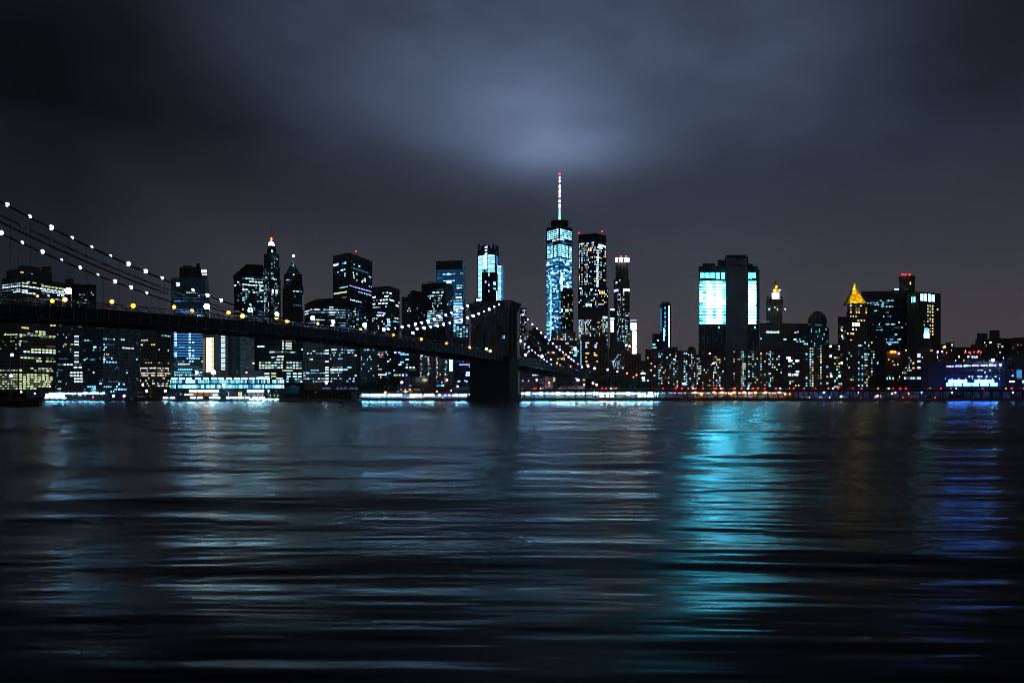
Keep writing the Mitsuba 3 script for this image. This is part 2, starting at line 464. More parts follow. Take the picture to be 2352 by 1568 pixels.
# the four main cables and what hangs from them
OFFS = (0.0, -11.8, -18.8, -30.6)
for off in OFFS:
    s = np.linspace(-290, 500, 160)
    s = s[(cable_z(s) > deck_z(s) - 1) | (s > 0)]
    add(BR + '__main_cable', tube(bp(s, off, np.maximum(cable_z(s), deck_z(s) - 0.6)), 0.42, 6), 'steel', smooth=True)
bars = []
for off in (0.0, -30.6):
    for s in np.arange(-180, 488, 9.0):
        if cable_z(s) > deck_z(s) + 2 and abs(s + 14) > 12:
            bars.append(tube(bp([s, s], off, [deck_z(s), cable_z(s)]), 0.07, 4))
    for q in range(2, 16):
        for d in (-1, 1):
            s = -14 + d * (9 + q * 7.5)
            bars.append(tube(bp([-14 + d * 9, s], off, [86, deck_z(s)]), 0.07, 4))
labels[add(BR + '__suspender', join(bars), 'steel')] = {'kind': 'stuff'}


def tower_mesh(sc, above, below):
    """A masonry tower with two pointed archways, in the bridge's own axes (x across, y along)."""
    def blk(x0, x1, y0, y1, z0, z1):
        return m3.Manifold.cube([x1 - x0, y1 - y0, z1 - z0]).translate([x0, y0, z0])
    W, t = 18.7, 8.2
    body = blk(-W, W, -t, t, 36.5, 83.6)
    for cx in (-9.5, 9.5):
        h, spring = 4.7, 59.0
        arc = []
        R = 2 * h * 1.12
        for a in np.linspace(0, math.acos((R - h) / R), 9):
            arc.append((cx + h - R + R * math.cos(a), spring + R * math.sin(a)))
        left = [(2 * cx - x, z) for x, z in arc[::-1]]
        poly = [(cx - h, 38.2), (cx + h, 38.2)] + arc + left[1:]
        cs = m3.CrossSection([np.array(poly)])
        hole = cs.extrude(40).translate([0, 0, -20]).rotate([90, 0, 0])
        body -= hole
    for cx, w in ((-W + 1.9, 1.9), (0, 2.9), (W - 1.9, 1.9)):       # buttresses
        body += blk(cx - w, cx + w, -t - 1.1, t + 1.1, 36.5, 80.0)
    for y in (-1, 1):
        body += blk(-W - 0.8, -W + 0.2, y * 4 - 1.8, y * 4 + 1.8, 36.5, 80.0) + blk(W - 0.2, W + 0.8, y * 4 - 1.8, y * 4 + 1.8, 36.5, 80.0)
    corn = [blk(-W - d, W + d, -t - d, t + d, z0, z1) for d, z0, z1 in ((1.3, 80.0, 82.2), (2.1, 82.2, 84.2), (2.7, 84.2, 87.2))]
    corn.append(blk(-W + 1.5, W - 1.5, -t + 1.5, t - 1.5, 87.2, 88.8))
    low = blk(-W - 0.8, W + 0.8, -t - 1.4, t + 1.4, 6.0, 36.49) + blk(-W - 2.4, W + 2.4, -t - 3.0, t + 3.0, 1.5, 6.0) + blk(-W - 3.4, W + 3.4, -t - 4.2, t + 4.2, -2.8, 1.5)
    return body, corn, low


def place_tower(mesh, s):
    m = mesh.to_mesh() if hasattr(mesh, 'to_mesh') else None
    v = np.array(m.vert_properties[:, :3], float)
    o = bp(s, -13.7, 0)
    w = o + v[:, :1] * np.r_[BN, 0] - v[:, 1:2] * np.r_[BD, 0] + v[:, 2:] * np.array([0, 0, 1.0])
    t = trimesh.Trimesh(w, np.array(m.tri_verts), process=False)
    if t.volume < 0:
        t.invert()
    return t


body, corn, low = tower_mesh(1, 0, 0)
for s in (S_TOWER, S_TOWER2):
    t = add(BR + '__tower', place_tower(body, s), 'granite')
    c = corn[0]
    for q in corn[1:]:
        c = c + q
    add(t + '__cornice', place_tower(c, s), 'granite')
    add(t + '__foot', place_tower(low, s), 'granite')
labels[BR + '__tower'] = {'label': 'stone tower with two pointed archways standing in the river'}

# lamps on the cables
BULB = trimesh.creation.icosphere(subdivisions=2, radius=1.0)
for name, c, w in (('cable', (9, 16, 23), 0.6), ('cable_violet', (4.0, 3.6, 11), 0.4), ('street_white', (20, 40, 58), 0.8), ('sodium', (6, 1.5, 0.22), 0.5), ('red', (9, 0.12, 0.16), 0.0), ('gold_flood', (640, 520, 60.0), 2.0), ('flood_blue', (1.5, 6, 70), 1.5), ('gilt_lamp', (60, 50, 5), 1.0),
                   ('pink', (6, 2.4, 1.9), 0.2), ('amber', (7, 2.4, 0.1), 0.2), ('blue', (3.0, 4.5, 12.0), 0.0)):
    scene['bulb_' + name] = {'type': 'shapegroup', 'bulb': {**mikit.ply(BULB, 'white_paint', smooth=True), 'emitter': emit(c, w)}}
    LIGHT['bulb_' + name] = c


def bulb(key, p, r, kind):
    scene[key] = {'type': 'instance', 'to_world': T().translate([float(x) for x in p]).scale(float(r)), 'g': ref('bulb_' + kind)}


rr = random.Random(3)
for off, cut in ((0.0, (150, 345)), (-30.6, (146, 362))):
    for s in list(np.arange(5, 482, 10.1)):
        if cut[0] < s < cut[1]:
            continue
        z = float(cable_z(s))
        near = (s > 300)
        kk = key_of(BR + '__cable_lamp')
        bulb(kk, bp(s, off, max(z, deck_z(s) + 0.5) + 0.35), (0.8 if near else 0.98) * rr.uniform(0.62, 1.2), 'cable' if near or rr.random() < 0.6 else 'cable_violet')
for off in (0.0, -30.6):
    for s in (34, 46, 58, 69, 80, 91, 102, 112, 122, 132, 141, 150, 159, 167, 175, 182, 195, 208):
        if off < -5 and s < 60:
            continue
        kk = key_of(BR + '__cable_lamp')
        z = max(float(cable_z(-s)), deck_z(-s) + 0.3)
        bulb(kk, bp(-s, off, z + 0.5), 0.95 * rr.uniform(0.75, 1.15), 'cable_violet' if rr.random() < 0.85 else 'cable')

# masonry approach at the far end
AP = thing('bridge_approach', 'dark masonry approach ramp carrying the bridge road down into the city', 'bridge approach')
s1, s2 = -287.0, -560.0
seg = np.linspace(s1, s2, 12)
zt = np.interp(-seg, [287, 420, 560], [26.2, 23.2, 19.0])
pieces = []
for a, b, za, zb in zip(seg[:-1], seg[1:], zt[:-1], zt[1:]):
    p = [bp(a, EDGE_N, 0), bp(a, EDGE_S, 0), bp(b, EDGE_S, 0), bp(b, EDGE_N, 0)]
    v = np.array([[q[0], q[1], 1.5] for q in p] + [[p[0][0], p[0][1], za], [p[1][0], p[1][1], za], [p[2][0], p[2][1], zb], [p[3][0], p[3][1], zb]])
    f = [[0, 1, 2], [0, 2, 3], [4, 6, 5], [4, 7, 6], [0, 5, 1], [0, 4, 5], [1, 6, 2], [1, 5, 6], [2, 7, 3], [2, 6, 7], [3, 4, 0], [3, 7, 4]]
    pieces.append(trimesh.Trimesh(v, f, process=True))
for m in pieces:
    m.fix_normals()
add(AP + '__wall', join(pieces), 'granite')
pieces = []
for a, b, za, zb in zip(seg[:-1], seg[1:], zt[:-1], zt[1:]):
    pieces.append(beam(bp(a, EDGE_N - 0.3, za + 0.6), bp(b, EDGE_N - 0.3, zb + 0.6), 0.5, 1.2))
add(AP + '__parapet', join(pieces), 'granite')
for a in np.arange(300, 540, 24.0):       # blind arches in the wall, standing proud
    z = float(np.interp(a, [287, 420, 560], [26.2, 23.2, 19.0]))
    add(AP + '__pier', beam(bp(-a, EDGE_N + 0.35, 1.5), bp(-a, EDGE_N + 0.35, z - 1), 1.1, 3.0), 'granite')


# ------------------------------------------------------------------ street lamps
def on_bridge(u, off):
    """Where along the bridge a picture column meets the line at this offset."""
    s = np.linspace(-560, 540, 4400)
    p = bp(s, off, 0)
    i = int(np.abs(U0 + F * p[:, 0] / p[:, 1] - u).argmin())
    return float(s[i]), p[i]


def street_lamp(u, v, D, kind, r, label, group=None, off=None, base=None, side=1):
    k = thing('street_lamp', label, 'street lamp', group)
    if off is not None:
        s, p = on_bridge(u, off)
        D = p[1]
        base = float(deck_z(s)) - 0.9 if s > -287 else float(np.interp(-s, [287, 420, 560], [26.2, 23.2, 19.0]))
    base = 2.2 if base is None else base
    h = Z(v, D)
    h = max(h, base + 2.0)
    x = X(u, D)
    ax = 1.1 * side
    add(k + '__pole', tube([(x - ax, D + 0.4, base), (x - ax, D + 0.4, h + 0.2)], [0.14, 0.08], 6), 'lamp_metal')
    add(k + '__arm', tube([(x - ax, D + 0.4, h + 0.2), (x - ax * 0.5, D + 0.4, h + r + 0.25), (x, D + 0.3, h + r + 0.2)], 0.06, 5), 'lamp_metal')
    add(k + '__hood', lathe([(0, r + 0.3), (0.35 * r + 0.1, r + 0.22), (0.5 * r + 0.12, r + 0.02), (0, r + 0.02)], 10, (x, D, h)), 'lamp_metal')
    bulb(k + '__bulb', (x, D, h), r, kind)
    return k


ORD = ['first', 'second', 'third', 'fourth', 'fifth', 'sixth', 'seventh', 'eighth', 'ninth', 'tenth', 'eleventh', 'twelfth', 'thirteenth', 'fourteenth', 'fifteenth', 'sixteenth',
       'seventeenth', 'eighteenth', 'nineteenth', 'twentieth', 'twenty-first', 'twenty-second', 'twenty-third', 'twenty-fourth', 'twenty-fifth', 'twenty-sixth', 'twenty-seventh', 'twenty-eighth',
       'twenty-ninth', 'thirtieth', 'thirty-first', 'thirty-second', 'thirty-third', 'thirty-fourth']
for i, (u, v, r) in enumerate([(86.6, 680, .4), (120, 691, .62), (149, 688, .75), (257, 693, .75), (306, 702, .8), (400, 705, .7), (441, 714, .75), (525, 718, .75), (557, 726, .9), (635, 730, .8), (660, 737, .85),
                               (730, 743, .6), (828, 757, .7), (904, 769, .6), (968, 779, .8), (1026, 788, .9), (1079, 798, .8), (1126, 806, .95)]):
    street_lamp(u, v, 0, 'amber' if i in (1, 4, 7, 8) else 'sodium', r * 1.3, f'orange lamp on a pole on the bridge roadway, {ORD[i]} from the left', 'orange lamps along the bridge roadway left of the tower', off=-8.0 if i % 3 else -20.0)
for i, (u, v, r) in enumerate([(157, 668, 1.35), (475, 704, 1.45), (575, 712, 1.3), (636, 721, 1.1), (718, 730, 1.25), (765, 739, 1.2), (838, 746, 1.4), (881, 756, 1.05), (948, 764, .8), (1117, 801, .85)]):
    street_lamp(u, v, 0, 'street_white', r, f'glaring white lamp on a pole above the bridge deck, {ORD[i]} from the left', 'glaring white lamps along the bridge deck', off=-2.0, side=-1)
for i, (u, v, r, k_) in enumerate([(1207.7, 814.5, 1.1, 'street_white'), (1245, 818, 1.2, 'street_white'), (1265.7, 825.5, .8, 'cable_violet'), (1279.5, 833.6, .9, 'sodium'), (1310.5, 841, .7, 'pink'), (1351.3, 840.8, .8, 'street_white'),
                                   (1366, 846, 1.1, 'street_white'), (1395.5, 849, 1.0, 'cable_violet'), (1418, 853, 1.1, 'pink'), (1440.3, 857, 1.0, 'sodium'), (1455, 866, .8, 'sodium'), (1462, 861, .9, 'pink')]):
    street_lamp(u, v, 0, k_, r, f'pale lamp on the bridge road right of the stone tower, {ORD[i]} from the tower', 'lamps along the bridge road right of the tower', off=-3.0)

# ================================================================== the city, left to right
B = Building
# --- behind the bridge, left
b = B('office_tower', 'wide stepped-roof office tower with two long bright window rows, above the bridge at far left', [(4, 1190), (48, 1165), (152, 1240)], 634, 'stone', 45)
b.tier('upper_tier', [(14, 1195), (48, 1175), (120, 1215)], 636, 617, depth=34)
b.tier('roof_house', [(42, 1190), (52, 1185), (92, 1205)], 619, 609.5, depth=25)
b.tier('roof_house', [(95, 1200), (118, 1200)], 619, 612, depth=20)
b.tier('side_wing', [(150, 1255), (169, 1255)], None, 640, depth=40)
b.run(0, 650, [(6, 47, OFFICE)], 2.2, gap=4.6); b.run(0, 656, [(5, 47, 'white')], 3, gap=4.6); b.run(0, 664, [(5, 47, OFFICE)], 2.2, gap=4.6); b.run(0, 669, [(30, 47, 'white')], 2.4, gap=4.6)
b.run(1, 649, [(49, 66, 'yellow'), (94, 150, 'yellow')], 3.0, gap=8.6); b.run(1, 656, [(49, 148, 'white')], 3.4, gap=8.6); b.run(1, 661, [(94, 150, 'white')], 2.2, gap=8.6)
b.run(1, 665.5, [(49, 64, 'white'), (95, 115, OFFICE), (130, 148, 'white')], 3.0, gap=8.6); b.run(1, 670.5, [(49, 82, 'white'), (108, 118, 'white')], 3.2, gap=8.6); b.run(1, 677, [(126, 148, 'white')], 3.0, gap=8.6)
b.run(1, 645, [(62, 68, 'white'), (75, 83, 'amber'), (94, 100, 'white_dim')], 2.0); b.run(1, 625, [(72.5, 74, 'cool'), (47, 54, 'amber')], 2.0)
b = B('office_block', 'dark blue flat-topped office block just right of the wide stepped-roof tower', [(167, 1300), (172, 1290), (221, 1300)], 652, 'dark_glass', 40)
b.run(1, 676, [(181, 195, COOL), (212, 214, 'white')], 1.8, gap=4); b.run(1, 671, [(209, 211, 'white')], 2); b.run(1, 688, [(195, 199, 'cool')], 2); b.run(1, 694, [(177, 206, OFFICE)], 2.0, gap=4); b.run(1, 683, [(186, 190, 'cool_dim')], 2)
b = B('office_tower', 'broad office tower with a yellowish grid of lit windows, below the bridge at far left', [(-60, 1010), (42, 985), (130, 1020)], 716, 'stone', 50)
b.run(1, 728.5, [(92, 131, YELLOW)], 2.4, gap=7.5); b.run(1, 741.5, [(114, 129, 'amber')], 4, gap=7); b.run(1, 752, [(49, 66, 'amber')], 3.0, gap=6); b.run(1, 759, [(80, 105, 'yellow')], 3.0, gap=8.6)
b.run(1, 764, [(62, 106, YELLOW)], 3.0, gap=8.6); b.run(1, 768.5, [(44, 128, YELLOW)], 3.0, gap=8.6); b.run(0, 768, [(8, 41, 'yellow')], 2.4, gap=7); b.run(1, 772, [(44, 50, 'yellow'), (92, 128, 'yellow_dim')], 2.4, gap=8)
b.run(1, 783, [(44, 50, 'white'), (53, 64, 'yellow_dim')], 2.2); b.run(1, 789, [(43, 48, 'yellow')], 2.2); b.run(1, 793, [(44, 48, 'yellow')], 2); b.run(1, 792, [(106, 128, 'yellow_dim')], 2, gap=8)
b.run(1, 801, [(70, 129, 'yellow')], 3.6, gap=8.6); b.run(1, 807, [(53, 129, [('white', 3), ('yellow', 2)])], 3.6, gap=8.6); b.run(1, 821, [(46, 95, YELLOW), (105, 126, 'yellow_dim')], 3.2, gap=8.6)
b.run(1, 827.5, [(82, 96, 'yellow'), (104, 128, YELLOW)], 3.4, gap=8.6); b.run(1, 845, [(69, 76, 'yellow'), (86, 120, YELLOW)], 2.8, gap=8.8); b.run(1, 850, [(43, 54, 'yellow'), (77, 124, YELLOW)], 3.6, gap=8.8)
b.run(0, 850, [(-50, 41, YELLOW)], 2.2, gap=6)
for i, v in enumerate((860, 865.3, 870.6, 876, 881.2, 886.5, 892)):
    b.run(1, v, [(43, [112, 122, 122, 118, 116, 112, 84][i], [('yellow', 7), ('yellow_dim', 2 if i < 3 else 4)])], 3.3, gap=8.8)
    b.run(0, v, [(-50, 41, [('yellow', 3), ('yellow_dim', 4), ('white', 1)])], 2.1, gap=6.2)
b.grid(0, -50, 40, 15, 740, 800, 8, .2, YELLOW, .5, .3)
b = B('office_block', 'office block with one bright column of windows beside the yellowish tower, below the bridge', [(130, 1040), (191, 1050)], 722, 'stone', 40)
b.run(0, 728, [(164, 167, 'cool'), (177, 190, COOL)], 2, gap=4); b.run(0, 738, [(137, 157, COOL), (168, 170, 'cool')], 2, gap=3.5); b.run(0, 746, [(134, 136, 'teal'), (200 - 10, 190.6, 'cool')], 2)
for v in (771, 777.5, 784, 790, 808, 816, 823, 830.5): b.run(0, v, [(170.5, 181, [('white', 3), ('cool_dim', 1)])], 3)
b.run(0, 790, [(147, 154, 'yellow'), (162, 169, 'yellow')], 2.4, gap=3); b.run(0, 837, [(131, 143, 'cool_dim'), (145, 168, 'white'), (170, 190, 'cool_dim')], 2.8, gap=8); b.run(0, 843, [(168, 190, 'white')], 3, gap=11)
for v in (855.5, 862.5, 869.5, 876): b.run(0, v, [(160 if v < 865 else 169, 190, 'white')], 3.2, gap=8)
b.run(0, 823.5, [(135, 157, 'blue_mid')], 1.6, gap=5); b.run(0, 850, [(131, 145, 'cool_dim')], 2, gap=4); b.run(0, 856, [(130.5, 132.5, 'teal')], 2.5); b.run(0, 862.5, [(130.5, 132.5, 'teal')], 2.5); b.run(0, 876, [(133, 141, 'yellow')], 2.4, gap=4); b.run(0, 893, [(127 + 4, 141, 'white')], 2.6, gap=4)
b.grid(0, 131, 190, 18, 735, 900, 26, .05, COOL, .6, .4)
b = B('office_tower', 'black tower with thin vertical mullions and rooftop boxes, against a sky strip below the bridge', [(191, 960), (235, 955), (321, 985)], 753.5, 'dark_glass', 38)
b.tier('roof_house', [(243, 975), (279, 980)], 755, 740, depth=14); b.tier('roof_house', [(252, 990), (300, 990)], 755, 748, depth=10)
for i in range(15):
    p = b.hit(1, 236 + i * 5.8); b.part('mullion', beam([p[0], p[1] - .25, 2.2], [p[0], p[1] - .25, Z(756, b.D)], 0.5), 'steel')
b.run(1, 778, [(236, 265, COOL)], 3, gap=5); b.run(1, 778, [(277, 287, 'cool')], 3, gap=5); b.run(0, 781, [(193, 206, 'teal')], 3, gap=6); b.run(1, 791, [(238, 241, 'cool'), (243, 262, 'teal_dim')], 3); b.run(1, 797, [(238, 242, 'cool'), (279, 308, 'white')], 3.0, gap=8)
b.run(1, 803, [(238, 242, 'white')], 2.6); b.run(0, 797, [(214, 221, 'cool')], 4); b.run(1, 813, [(239, 242, 'white'), (244, 250, 'amber')], 2.8); b.run(1, 820, [(238, 242, 'cool'), (244, 258, 'cool_dim')], 2.5); b.run(1, 825, [(237.5, 243, 'white')], 4); b.run(0, 826, [(192, 196, 'cool'), (205, 221, COOL)], 3, gap=5)
b.run(1, 831, [(237, 269, 'cool')], 3.2, gap=6); b.run(1, 876.5, [(246, 280, 'cool_dim')], 2.4, gap=6); b.run(1, 881.5, [(270, 290, 'cool')], 3.4, gap=8); b.run(1, 893.5, [(262, 290, 'cool')], 3.6, gap=8); b.run(0, 893, [(213, 220, 'cool')], 3.4); b.run(0, 899.5, [(213, 220, 'cool')], 3.6); b.run(0, 888, [(200, 221, 'cool')], 2.6, gap=5)
b.run(1, 899, [(252, 264, 'cool')], 3, gap=5); b.run(1, 888, [(238, 256, COOL)], 2.4, gap=5); b.run(0, 881, [(228, 234, 'white')], 2.4); b.grid(1, 237, 318, 14, 765, 900, 22, .05, COOL, .7, .45); b.grid(0, 192, 233, 8, 765, 900, 22, .06, COOL, .6, .45)
b = B('office_block', 'broad office block with rows of small warm windows low down, left of the blue-striped tower', [(293, 1060), (360, 1050), (392, 1070)], 741, 'stone', 40)
b.tier('roof_house', [(330, 1070), (384, 1070)], 742, 735, depth=20)
b.run(0, 751, [(366 - 8, 382 - 22, 'white')], 3); b.run(1, 751, [(366, 379, 'white')], 3, gap=3.3); b.run(1, 757, [(363, 376, 'amber')], 2.6, gap=3.3); b.run(1, 769.5, [(371, 392, OFFICE)], 2.6, gap=3.3); b.run(0, 780.5, [(324, 340, 'yellow')], 2.8, gap=3); b.run(0, 791.5, [(323, 328, 'white'), (347, 357, 'amber')], 2.6, gap=3)
for v, p in ((803, .15), (826, .25), (833, .45), (845, .75), (850.5, .3), (856.5, .7), (862, .6), (868, .3), (874, .2), (880.5, .35), (886, .45)):
    b.grid(0, 296, 359, 20, v, v, 1, p, [('white', 4), ('amber', 3), ('amber_dim', 2)], .6, 2.6); b.grid(1, 361, 391, 10, v, v, 1, p, [('white', 4), ('amber', 3), ('amber_dim', 2)], .6, 2.6)
b.run(1, 856, [(373, 378, 'red')], 2.2)
# --- the blue striped tower, above and below the bridge
b = B('glass_tower', 'tall dark teal tower with stepped top, striped with blue lit floors below the bridge', [(392.5, 1010), (398, 1000), (471, 1000), (481, 1030)], 637.6, 'blue_glass', 40)
b.tier('upper_tier', [(412, 1010), (461, 1010)], 639, 613, 'dark_glass', 26); b.tier('roof_house', [(420, 1015), (440, 1015)], 614, 610, 'dark_glass', 12)
b.tier('roof_house', [(451, 1020), (459, 1020)], 614, 605, 'dark_glass', 10); b.tier('sign_box', [(461, 1012), (476, 1012)], 639, 620, 'dark_glass', 14)
for v, u0, u1 in ((623, 461.5, 476), (631, 463.5, 476)):
    p = [X(u0, 1011.7), X(u1, 1011.7)]
    for q in range(3):
        a, c = p[0] + (p[1] - p[0]) * q / 3 + .3, p[0] + (p[1] - p[0]) * (q + 1) / 3 - .3
        scene[key_of(b.key + '__lit_panel')] = {'type': 'instance', 'to_world': T().translate([(a + c) / 2, 1011.6, Z(v, 1011.7)]).scale([c - a, .4, 3.0 if v < 628 else 1.4]), 'g': ref('lit_white')}
b.run(1, 672, [(427, 458, 'yellow')], 2.0, gap=5); b.run(1, 679.5, [(455, 459, 'yellow')], 2.4); b.run(1, 691.5, [(400, 416, 'blue_mid'), (418, 466, 'blue_dim')], 2.4); b.run(1, 710, [(398, 466, 'blue_dim')], 2.2); b.run(1, 717, [(400, 466, 'blue_mid')], 2.0); b.run(1, 724, [(452, 466, 'cool')], 2.4, gap=4); b.run(1, 684, [(400, 464, 'blue_dim')], 1.8)
for i in range(12):
    v = 748.5 + i * 6.25
    b.run(1, v, [(398.5, 470, 'blue_mid')], 2.3); b.run(2, v, [(472, 477, 'blue_dim')], 2.3)
    if i not in (8, 9): b.run(1, v, [(401, 406.5, 'blue_white')], 3.4)
    if i > 1 and i not in (7,): b.run(1, v, [(433.5, 438.5, 'blue_white')], 3.2)
    if i in (6, 9, 11): b.run(1, v, [(441, 446, 'blue_white')], 3)
b.run(1, 797.5, [(411, 424, 'teal')], 2.8)
for v, sp in ((823, [(428, 459, 'cool')]), (829.5, [(404, 424, COOL), (434, 446, 'white'), (462, 470, 'cool')]), (836, [(393 + 6, 402, 'cool_dim'), (408, 436, 'white')]), (842.5, [(402, 460, 'teal_dim')]), (848.5, [(408, 442, 'cool'), (445, 468, 'cool_dim')]), (854.5, [(395 + 4, 440, 'teal'), (448, 470, 'cool')]), (861, [(400, 470, COOL)])):
    b.run(1, v, sp, 2.8, gap=5)
# --- slabs behind the pier building
b = B('apartment_block', 'slim block with warm bright balconies in two vertical strips, behind the pier building', [(465.5, 970), (492, 960), (524, 968)], 742, 'blank_stone', 24)
b.tier('fin', [(493.5, 955), (505.5, 955)], None, 740, 'blue_grey_panel', 5)
for i in range(14):
    v = 777 + i * 5.7
    b.run(0, v, [(466, 471, 'amber_dim'), (473.5, 479, 'hot_warm'), (479.5, 485.5, 'hot_warm'), (486.5, 491, 'amber')], 4.4)
    b.run(1, v - 4, [(507.5, 517, 'white')], 3.0)
    zz = Z(v + 2.6, b.D); p, q = b.hit(0, 466), b.hit(0, 491)
    b.part('balcony', beam([p[0], p[1] - .5, zz], [q[0], q[1] - .5, zz], 1.2, .25), 'concrete')
b.run(1, 768, [(507.5, 516, 'amber')], 5)
b = B('blank_slab', 'tall plain grey-blue windowless slab beside the slim block with warm balconies', [(523.5, 985), (541, 975), (556, 990)], 740, 'blue_grey_panel', 20)
b.run(1, 853, [(544, 545.4, 'teal')], 1.6)
J = B('patterned_tower', 'grey windowless stepped-top tower with a maze of dark grooves, behind the pier building', [(551, 968), (584.5, 968)], 755, 'blank_stone', 26)
J.tier('upper_tier', [(556, 969), (581, 969)], 756, 748, 'blank_stone', 22); J.tier('upper_tier', [(560, 970), (571, 970)], 749, 743, 'blank_stone', 16)
for (u0, v0, u1, v1) in ((552, 792, 557, 792), (557, 781, 557, 792), (557, 781, 564, 781), (564, 781, 564, 789), (564, 789, 575, 789), (575, 777, 575, 789), (553, 802, 566, 802), (566, 802, 566, 827), (553, 802, 553, 827), (553, 827, 570, 827), (570, 819, 570, 827), (570, 819, 584, 819),
                       (552, 836, 560, 836), (560, 836, 560, 850), (570, 838, 584, 838), (560, 850, 570, 850), (570, 838, 570, 850), (576, 777, 584, 777), (578, 800, 584, 800), (578, 800, 578, 810)):
    a, c = np.array([X(u0, 968), 967.95, Z(v0, 968)]), np.array([X(u1, 968), 967.95, Z(v1, 968)])
    J.part('groove', beam(a, c, .3, 1.0) if v0 == v1 else beam(a, c, 1.0, .3), 'black_metal')
J.tier('plinth', [(551, 962), (605, 962)], None, 851, 'blue_grey_panel', 30)
J.run(0, 834, [(580, 584, 'amber')], 3.4)
# --- towers above the deck
b = B('office_tower', 'tower with a black sloped roof and bright upper rows, left of the white-domed tower', [(537.5, 1180), (543, 1170), (606, 1190)], 633, 'dark_glass', 45)
f = b.foot([(535, 1170), (606, 1180)], 45); c = b.foot([(565.5, 1185), (604, 1190)], 25)
b.part('roof', prism(f, Z(633, 1170) - .3, Z(603, 1170), c), 'black_metal')
for v, sp, L in ((638, [(556, 604)], OFFICE), (644.5, [(572, 604)], 'white'), (647.5, [(538.5 + 5, 552)], 'white'), (652.5, [(556, 592), (594, 604)], 'white'), (658, [(594, 603)], 'cool'), (663.5, [(556, 570), (594, 604)], 'white'), (668.5, [(556, 575), (580, 603)], OFFICE), (683, [(556, 563)], 'teal'), (688, [(556, 562), (598, 601)], 'cool'), (697, [(571, 576)], 'cool')):
    b.run(1, v, [s + (L,) for s in sp], 3.0, gap=6.5)
b.run(0, 654.5, [(538, 542.5, 'white')], 3); b.grid(1, 545, 605, 16, 638, 725, 18, .12, COOL, .7, .4); b.run(1, 713.5, [(588, 602, 'blue_mid')], 3); b.run(1, 720, [(592, 604, 'cool_dim')], 2)
A = B('spired_tower', 'slim art deco tower with a glowing white dome and a small red lantern on top', [(603, 1250), (622, 1240), (645, 1256)], 640, 'stone', 28)
A.tier('upper_tier', [(604.5, 1252), (622, 1243), (643, 1256)], 641, 612, depth=26); A.tier('upper_tier', [(606, 1254), (622, 1246), (641, 1257)], 613, 582, depth=24); A.tier('crown', [(613, 1256), (624, 1252), (635, 1257)], 583, 570, depth=16, k=.96); A.tier('crown', [(614.5, 1257), (624, 1254), (633.5, 1257)], 571, 564.5, depth=13, k=.92)
ax, ay = X(624, 1262), 1262.0
dome = lathe([(4.4, 0), (4.3, 1.6), (3.8, 3.4), (2.7, 5.2), (1.2, 6.4), (0, 6.6)], 14, (ax, ay - 2, Z(564.4, 1258)))
scene[A.key + '__dome'] = {**mikit.ply(dome, 'white_paint', smooth=True), 'emitter': emit((3.2, 3.2, 3.3))}
lan = lathe([(1.3, 0), (1.3, 3.4), (.7, 4.4), (0, 4.6)], 10, (ax, ay - 2, Z(552, 1258)))
scene[A.key + '__lantern'] = {**mikit.ply(lan, 'white_paint'), 'emitter': emit((4.2, .5, .12))}
A.part('spire', tube([(ax, ay - 2, Z(546, 1258)), (ax, ay - 2, Z(515, 1258))], [.35, .08], 5), 'steel')
A.run(1, 576.5, [(619 + 4, 622 + 5, 'cool')], 5)
A.grid(0, 604, 621, 6, 618, 730, 26, .26, OFFICE, .5, .55, colbias=.7); A.grid(1, 623, 644, 7, 588, 730, 33, .22, OFFICE, .5, .5, colbias=.8); A.run(1, 640, [(623, 636, 'yellow')], 2, gap=3.4); A.run(1, 666, [(624, 629, 'white'), (632, 637, 'white')], 4, gap=3); A.run(1, 671, [(624, 629, 'white'), (632, 637, 'white')], 3, gap=3)
A.run(0, 664, [(606, 620, 'white_dim')], 3, gap=3.4); A.run(0, 690, [(605, 612, 'yellow')], 3, gap=3.4)
A = B('pyramid_tower', 'dark tower with a steep green pyramid roof and one bright lamp at its tip', [(649, 1300), (672, 1290), (697, 1304)], 655, 'stone', 34)
A.tier('upper_tier', [(652, 1302), (672, 1294), (694, 1305)], 656, 628, depth=30)
A.part('roof', prism(A.foot([(655, 1302), (672, 1296), (690, 1305)], 28), Z(628.5, 1290), Z(590.5, 1290), shrink(A.foot([(655, 1302), (672, 1296), (690, 1305)], 28), .02)), plain((.05, .13, .12), .6, 6.0, .4))
bulb(A.key + '__tip_lamp', pt(674, 588, 1312), 1.7, 'street_white')
A.part('finial', tube([(X(674, 1312), 1313.5, Z(592, 1312)), (X(674, 1312), 1313.5, Z(575, 1312))], .18, 5), 'steel')
A.run(1, 610, [(673, 675, 'white')], 2.4); A.run(1, 630.5, [(677 - 4, 680 - 4, 'white')], 2.4); A.run(0, 642, [(657, 664, 'cool')], 1.8, gap=2.5); A.run(1, 668, [(673, 676, 'white'), (679, 694, COOL)], 2.4, gap=4); A.run(1, 700, [(675, 693, 'cool_dim')], 2.6, gap=4); A.grid(1, 673, 696, 8, 640, 720, 15, .05, COOL, .5, .4)
A.run(1, 692, [(695.2, 696.6, 'cool_dim')], 36)
b = B('box_tower', 'huge plain box tower with a red beacon on its roof, centre left', [(764.8, 1230), (800, 1200), (855, 1278)], 580, 'dark_glass', 50)
b.part('beacon_mast', tube([(X(818, 1236), 1240, Z(596, 1236)), (X(818, 1236), 1240, Z(579, 1236))], .5, 6), 'steel'); bulb(b.key + '__beacon', pt(818, 577.5, 1238), 1.0, 'red')
for i in range(9):
    p = b.hit(1, 803 + i * 6.2); b.part('rib', beam([p[0] + .2, p[1] - .3, 40], [p[0] + .2, p[1] - .3, Z(581, 1200)], .7), 'steel')
